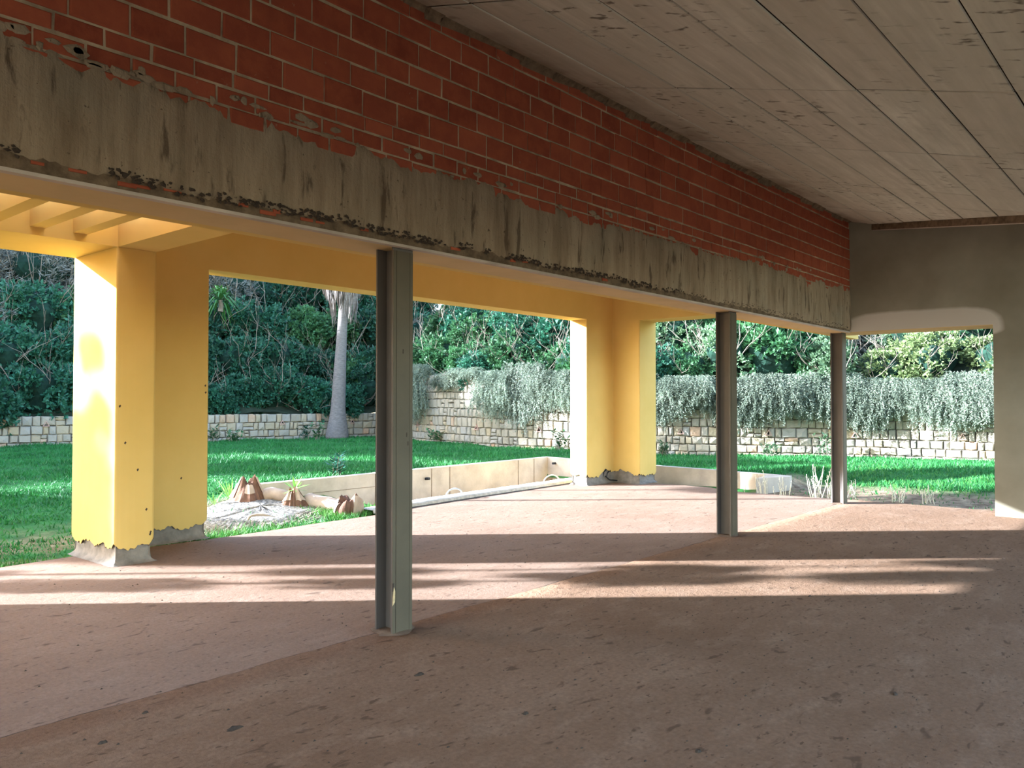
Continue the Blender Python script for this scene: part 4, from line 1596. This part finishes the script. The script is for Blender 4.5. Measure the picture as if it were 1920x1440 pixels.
def front_of_walls(x, y):
    # keep blades in front of both stone walls
    ok = np.ones(len(x), bool)
    ang = np.arctan2(y, x)
    for P in (LP, RP):
        pa = np.arctan2(P[:, 1], P[:, 0])
        pr = np.hypot(P[:, 0], P[:, 1])
        o_ = np.argsort(pa)
        lim = np.interp(ang, pa[o_], pr[o_], left=1e9, right=1e9)
        ok &= np.hypot(x, y) < lim - .02
    return ok


def lawn(r, n):
    dep = 8.5 + (31 - 8.5) * r.uniform(0, 1, n) ** .9
    u = dep * r.uniform(-.80, .66, n)
    x, y = fw2[0] * dep + rt2[0] * u, fw2[1] * dep + rt2[1] * u
    ok = front_of_walls(x, y)
    ok &= ~((x < 13.8) & (y < 8.95)) & ~((x > 7.3) & (x < 14.78) & (y > 8.8) & (y < 11.62))
    ok &= ~((x > 13.4) & (x < 14.8) & (y > 5.9) & (y < 11.6))
    ok &= ~((x < 7.6) & (x > 5.2) & (y < 11.8) & (y > 9.25) & (r.uniform(size=n) < .93))
    bare = (x < 5.6) & (y < 11.6) & (np.sin(x * 2.1 + y * 1.7) + np.sin(y * 3.3 - x) > -.3)
    ok &= ~(bare & (r.uniform(size=n) < .85))
    bare2 = (x < 15.9) & (y < 6.3)
    ok &= ~(bare2 & (r.uniform(size=n) < .93))
    return np.stack([x, y], 1)[ok]


grass('lawn_grass', 330000, lawn, .075, .012, M['grass'], 51, .5, 'green lawn grass between the terrace and the stone walls')


def edge_strip(r, n):
    k = n // 3
    x1 = r.uniform(2.5, 7.2, k)
    y1 = 8.92 + np.abs(r.normal(size=k)) * .22
    x2 = r.uniform(6.9, 8.2, k)
    y2 = 9.05 + np.abs(r.normal(size=k)) * .4
    x3 = 17.2 + r.normal(size=k) * 1.0
    y3 = r.uniform(2.2, 6.2, k)
    return np.stack([np.concatenate([x1, x2, x3]), np.concatenate([y1, y2, y3])], 1)


grass('edge_grass', 7000, edge_strip, .085, .009, M['edge'], 52, .5, 'longer bright green grass tufts along the slab edge and in the sun')


def mound_pts(r, n):
    x, y = 6.4 + r.normal(size=n) * .8, 10.2 + r.normal(size=n) * .55
    ok = (y > 9.2) & (y < 11.4) & (x > 4.9) & (x < 7.7)
    return np.stack([x, y], 1)[ok]


grass('straw_litter', 16000, mound_pts, .05, .008, M['straw'], 53, 1.6, 'pale dry straw and ashy litter around the torn stumps')
# ash-pale litter bed
q = MB()
N = 40
r = random.Random(8)
cx, cy = 6.45, 10.2
ringp = []
for t in range(N):
    a = 2 * math.pi * t / N
    ringp.append((cx + 1.25 * math.cos(a) * r.uniform(.85, 1.1), cy + .85 * math.sin(a) * r.uniform(.85, 1.1) + .1 * math.cos(a)))
vs = []
for f_ in (0, .35, .7, 1):
    for p in ringp:
        x, y = cx + (p[0] - cx) * f_, cy + (p[1] - cy) * f_
        vs.append((x, y, float(ground(x, y)) + (.035 if f_ < 1 else -.03) + r.uniform(-.012, .012)))
fs = [(k * N + t, k * N + (t + 1) % N, (k + 1) * N + (t + 1) % N, (k + 1) * N + t) for k in range(3) for t in range(N)]
q.add(vs, fs)
o = q.build('litter_bed', M['gravel'])
tag(o, 'pale ashy litter patch around the stumps between pillar and first steel column', 'litter', None, 'stuff')


# ---- torn stumps and bare logs
def stump(loc, rx, h, tilt, label, seed, ball=False):
    r = random.Random(seed)
    root = thing('stump', label, 'stump', loc, 0, 'torn stumps on the litter patch')
    n, K = 36, 9
    ridge = [r.uniform(-.10, .10) for _ in range(n)]
    tops = []
    for t in range(n):
        a = 2 * math.pi * t / n
        tops.append(1 + .16 * math.sin(a * 2 + seed) + .1 * math.sin(a * 5 + 2 * seed) + r.uniform(-.07, .07))

    def P(t, f_, out=0.0):
        a = 2 * math.pi * t / n
        if ball:
            rr_ = rx * math.sqrt(max(.05, 1 - 1.25 * (f_ - .4) ** 2))
        else:
            rr_ = rx * (1.12 - .75 * f_ ** 1.15)
        rr_ *= 1 + ridge[t % n] * (1.2 - .5 * f_) + .10 * math.sin(3 * a + seed)
        rr_ += out
        return (rr_ * math.cos(a) + tilt * h * f_, rr_ * math.sin(a) * .9, h * f_ * (1 + (tops[t % n] - 1) * f_) - .04)
    V, fs = [], []
    for li in range(K):
        for t in range(n):
            V.append(P(t, li / (K - 1)))
    for li in range(K - 1):
        for t in range(n):
            fs.append((li * n + t, li * n + (t + 1) % n, (li + 1) * n + (t + 1) % n, (li + 1) * n + t))
    V.append((tilt * h * .85, 0, h * (.9 if not ball else .85) - .04))
    c = len(V) - 1
    fs += [((K - 1) * n + t, (K - 1) * n + (t + 1) % n, c) for t in range(n)]
    MB().add(V, fs).build('torn_wood', M['stump'], root)
    # pale skins of bark still clinging to it
    t = r.randint(0, 5)
    while t < n - 2:
        w_ = r.randint(3, 7)
        f0 = r.uniform(.3, .55) if r.random() < .7 else 0.0
        vs, f2 = [], []
        for k in range(w_ + 1):
            for j in range(4):
                f_ = f0 + (r.uniform(.9, 1.03) - f0) * j / 3 + (r.uniform(-.05, .05) if j == 0 else 0)
                vs.append(P(t + k, f_, .016))
        for k in range(w_):
            for j in range(3):
                f2.append((k * 4 + j, (k + 1) * 4 + j, (k + 1) * 4 + j + 1, k * 4 + j + 1))
        MB().add(vs, f2).build('bark_skin', M['palewood'], root)
        t += w_ + r.randint(3, 8)
    return root


g_ = lambda x, y: float(ground(x, y))
ST = [(6.535, 10.70), (6.95, 10.12), (7.31, 9.36)]
stump((*ST[0], g_(*ST[0])), .25, .33, .05, 'torn brown stump with a pointed pale tip, leftmost of the three', 2)
stump((*ST[1], g_(*ST[1])), .20, .27, -.05, 'middle torn brown stump with a green shoot growing from its top', 5)
stump((*ST[2], g_(*ST[2])), .19, .29, .15, 'dark round torn stump nearest the terrace slab, rightmost of the three', 4, True)


def log(a, b, r0, r1, label, seed):
    r = random.Random(seed)
    pts = []
    for k in range(7):
        t = k / 6
        x, y = a[0] + (b[0] - a[0]) * t, a[1] + (b[1] - a[1]) * t
        pts.append((x + .04 * math.sin(t * 5 + seed), y + .04 * math.sin(t * 4), g_(x, y) + .05 + .05 * math.sin(t * 3.1)))
    rad = [r0 + (r1 - r0) * k / 6 + r.uniform(-.008, .008) for k in range(7)]
    o = MB().tube(pts, rad, 10).build('bare_log', M['palewood'], None, True)
    return tag(o, label, 'log', 'bare logs between the stumps')


log((6.72, 10.62), (7.10, 10.30), .11, .09, 'pale bare log lying between the left and the middle stump', 1)
log((7.12, 10.06), (7.40, 9.55), .13, .10, 'pale bare log lying between the middle and the right stump', 2)
log((5.95, 9.72), (6.25, 9.62), .02, .012, 'short pale stick lying on the grass edge of the litter patch', 3)
spiky('grass_tuft', 'bright green upright tuft behind the leftmost stump', 'plant', (6.42, 10.95, g_(6.4, 10.9)), 34, .40, .012, M['sprout'], 0, .3, 5)
spiky('grass_tuft', 'small flat green tuft left of the leftmost stump', 'plant', (6.05, 10.75, g_(6.05, 10.75)), 14, .30, .012, M['sprout'], 0, .5, 6)
spiky('shoot', 'green shoot sprouting from the middle stump', 'plant', (6.97, 10.14, g_(7, 10.1) + .24), 14, .26, .02, M['sprout'], 0, .1, 7)


# ---- leafy sapling behind the low wall, weeds at the walls
def weed(loc, h, n, label, mat, seed, leaf=.12, group=None, name='weed'):
    r = random.Random(seed)
    root = thing(name, label, 'plant', loc, 0, group)
    st, lf = MB(), MB()
    for k in range(n):
        a = r.uniform(0, 6.28)
        l = h * r.uniform(.55, 1.1)
        p0 = Vector((r.uniform(-.12, .12), r.uniform(-.12, .12), -.02))
        p1 = p0 + Vector((math.cos(a) * l * .35, math.sin(a) * l * .35, l))
        st.tube([p0, (p0 + p1) / 2 + Vector((0, 0, .03)), p1], [.008, .006, .004], 4, False)
        for j in range(9):
            t = .25 + .75 * j / 8
            p = p0.lerp(p1, t)
            b = r.uniform(0, 6.28)
            d = Vector((math.cos(b), math.sin(b), r.uniform(.1, .8))).normalized()
            u = d.cross(Vector((0, 0, 1))).normalized() * leaf * .22
            q = p + d * leaf * r.uniform(.7, 1.2)
            lf.add([p, (p + q) / 2 + u, q, (p + q) / 2 - u], [(0, 1, 2, 3)])
    st.build('stems', M['branch'], root)
    lf.build('leaves', mat, root)
    return root


weed((8.95, 11.85, .25), .42, 9, 'dark glossy leafy sapling behind the low wall, left of the first steel column', M['leafdark'], 1, .17)
for i, (px, py, dep, h, lab, mt) in enumerate((
        (52, 826, 24.6, .85, 'tall weed before the low stone wall, left end of the picture', 'leafmid'),
        (66, 822, 24.4, .7, 'second tall weed before the low stone wall, left end of the picture', 'leafmid'),
        (35, 832, 24.2, .4, 'low weed clump at the foot of the low stone wall, far left', 'leafdark'),
        (100, 834, 24.4, .45, 'bushy weed just left of the left pillar at the wall foot', 'leafdark'),
        (403, 818, 25.8, .5, 'weed clump at the wall foot just right of the left pillar', 'leafmid'),
        (440, 818, 25.9, .35, 'low leafy weed at the wall foot between left pillar and palm', 'leafmid'),
        (572, 816, 26.6, .5, 'dark leafy weed at the wall foot just left of the palm', 'leafdark'),
        (596, 814, 26.8, .65, 'taller leafy weed beside the palm trunk foot', 'leafmid'),
        (815, 828, 25.6, .4, 'small weed at the foot of the tall wall, right of the first steel column', 'leafmid'),
        (1052, 836, 22.2, .55, 'weed clump at the tall wall foot touching the right pillar outline', 'leafmid'),
        (1245, 845, 21.0, .35, 'sunlit low weed at the tall wall foot right of the right pillar', 'leafpale'),
        (1445, 848, 20.6, .35, 'sunlit low weed at the tall wall foot right of the middle column', 'leafpale'),
        (1545, 842, 20.2, .75, 'sunlit leafy weed climbing the tall wall left of the farthest column', 'leafpale'))):
    X, Y, _ = on_ray(px, py, dep)
    weed((X, Y, g_(X, Y)), h, 10, lab, M[mt], 40 + i, .16)

# ---- dry stalks at the right end of the terrace
def stalk(loc, h, n, label, seed, mat='drystalk'):
    r = random.Random(seed)
    root = thing('dry_weed', label, 'plant', loc, 0, 'dry weeds along the slab edge')
    q, b = MB(), MB()
    for k in range(n):
        a = r.uniform(0, 6.28)
        l = h * r.uniform(.5, 1.05)
        p0 = Vector((r.uniform(-.1, .1), r.uniform(-.1, .1), -.02))
        lean = r.uniform(.05, .5)
        p1 = p0 + Vector((math.cos(a) * l * lean, math.sin(a) * l * lean, l))
        mid = (p0 + p1) / 2 + Vector((r.uniform(-.03, .03), r.uniform(-.03, .03), 0))
        q.tube([p0, mid, p1], [.008, .006, .004], 4, False)
        for j in range(7):
            p = p0.lerp(p1, .4 + .6 * j / 6)
            s = r.uniform(.012, .024)
            d = Vector((r.uniform(-1, 1), r.uniform(-1, 1), r.uniform(-.2, 1))).normalized() * s * 1.6
            b.add([p - d * .2 + Vector((s, 0, 0)) * .6, p - d * .2 - Vector((s, 0, 0)) * .6, p + d, p + Vector((0, s, 0)) * .6], [(0, 1, 2), (1, 3, 2), (3, 0, 2)])
    q.build('stalks', M[mat], root)
    b.build('seed_heads', M[mat], root)


where = ['first from the left', 'second from the left', 'third from the left', 'fourth from the left', 'fifth from the left', 'sixth from the left', 'seventh from the left', 'eighth from the left']
for i, (x, y, h, n) in enumerate(((13.92, 6.55, .30, 6), (13.72, 5.95, .34, 9), (13.78, 5.6, .26, 7), (13.95, 5.1, .42, 10), (14.1, 4.85, .36, 9), (14.4, 4.62, .24, 5), (14.3, 3.85, .22, 5), (14.4, 3.45, .24, 6))):
    stalk((x, y, g_(x, y)), h * 1.35, n + 2, f'pale dry weed stalks along the right slab edge, {where[i]}', 60 + i)

# ---- mud crumbs on the floor
def clod(loc, rx, ry, h, label, seed):
    r = random.Random(seed)
    n = 11
    v = [(rx * r.uniform(.6, 1.1) * math.cos(2 * math.pi * t / n), ry * r.uniform(.6, 1.1) * math.sin(2 * math.pi * t / n), 0) for t in range(n)]
    v2 = [(p[0] * .55, p[1] * .55, h * r.uniform(.5, 1.2)) for p in v]
    q = MB().add(v + v2, [(t, (t + 1) % n, n + (t + 1) % n, n + t) for t in range(n)] + [tuple(range(n, 2 * n))])
    o = obj('mud_clod', q.mesh('mud_clod', M['clod']), None, loc)
    tag(o, label, 'mud clod', 'mud clods on the floor')


from_px = [((440, 1366), .055, .03, 'broad dark mud clod on the floor below the first steel column, lower left'), ((193, 1393), .03, .018, 'small dark mud clod near the lower left corner of the floor'), ((273, 1337), .02, .012, 'tiny dark crumb on the floor joint at lower left'),
           ((1308, 1409), .022, .018, 'dark round crumb near the bottom edge of the floor, right of centre'), ((985, 1338), .028, .02, 'flat dark crumb on the floor below the middle of the picture'), ((1678, 1302), .03, .018, 'faint dark crumb on the floor in the lower right'),
           ((785, 1265), .05, .028, 'flat dark patch of mud right of the first steel column foot'), ((1518, 1118), .03, .012, 'dark crumb lying on the sunlit stripe of the floor')]
for i, ((px, py), rx, ry, lab) in enumerate(from_px):
    dyv = (py - 720) / F
    dv = np.array([math.cos(YAW) * math.cos(PITCH), math.sin(YAW) * math.cos(PITCH), math.sin(PITCH)]) + np.array([math.sin(YAW), -math.cos(YAW), 0]) * (px - 960) / F - dyv * np.array([-math.cos(YAW) * math.sin(PITCH), -math.sin(YAW) * math.sin(PITCH), math.cos(PITCH)])
    t = -1.596 / dv[2]
    clod((dv[0] * t, dv[1] * t, .003), rx, ry, .010, lab, 90 + i)
q = MB()
r = random.Random(17)
for i in range(900):
    x, y = r.uniform(.3, 10), r.uniform(-.5, 8)
    if y > 4.3 and r.random() < .6:
        continue
    s = r.uniform(.003, .010)
    z = .004 if y < 4.35 else 0
    q.add([(x - s, y, z), (x + s, y - s * .4, z), (x + .2 * s, y + s, z), (x, y, z + s * .9)], [(0, 1, 3), (1, 2, 3), (2, 0, 3)])
o = q.build('floor_grit', M['clod'])
tag(o, 'loose dark grit scattered over the floor', 'grit', None, 'stuff')
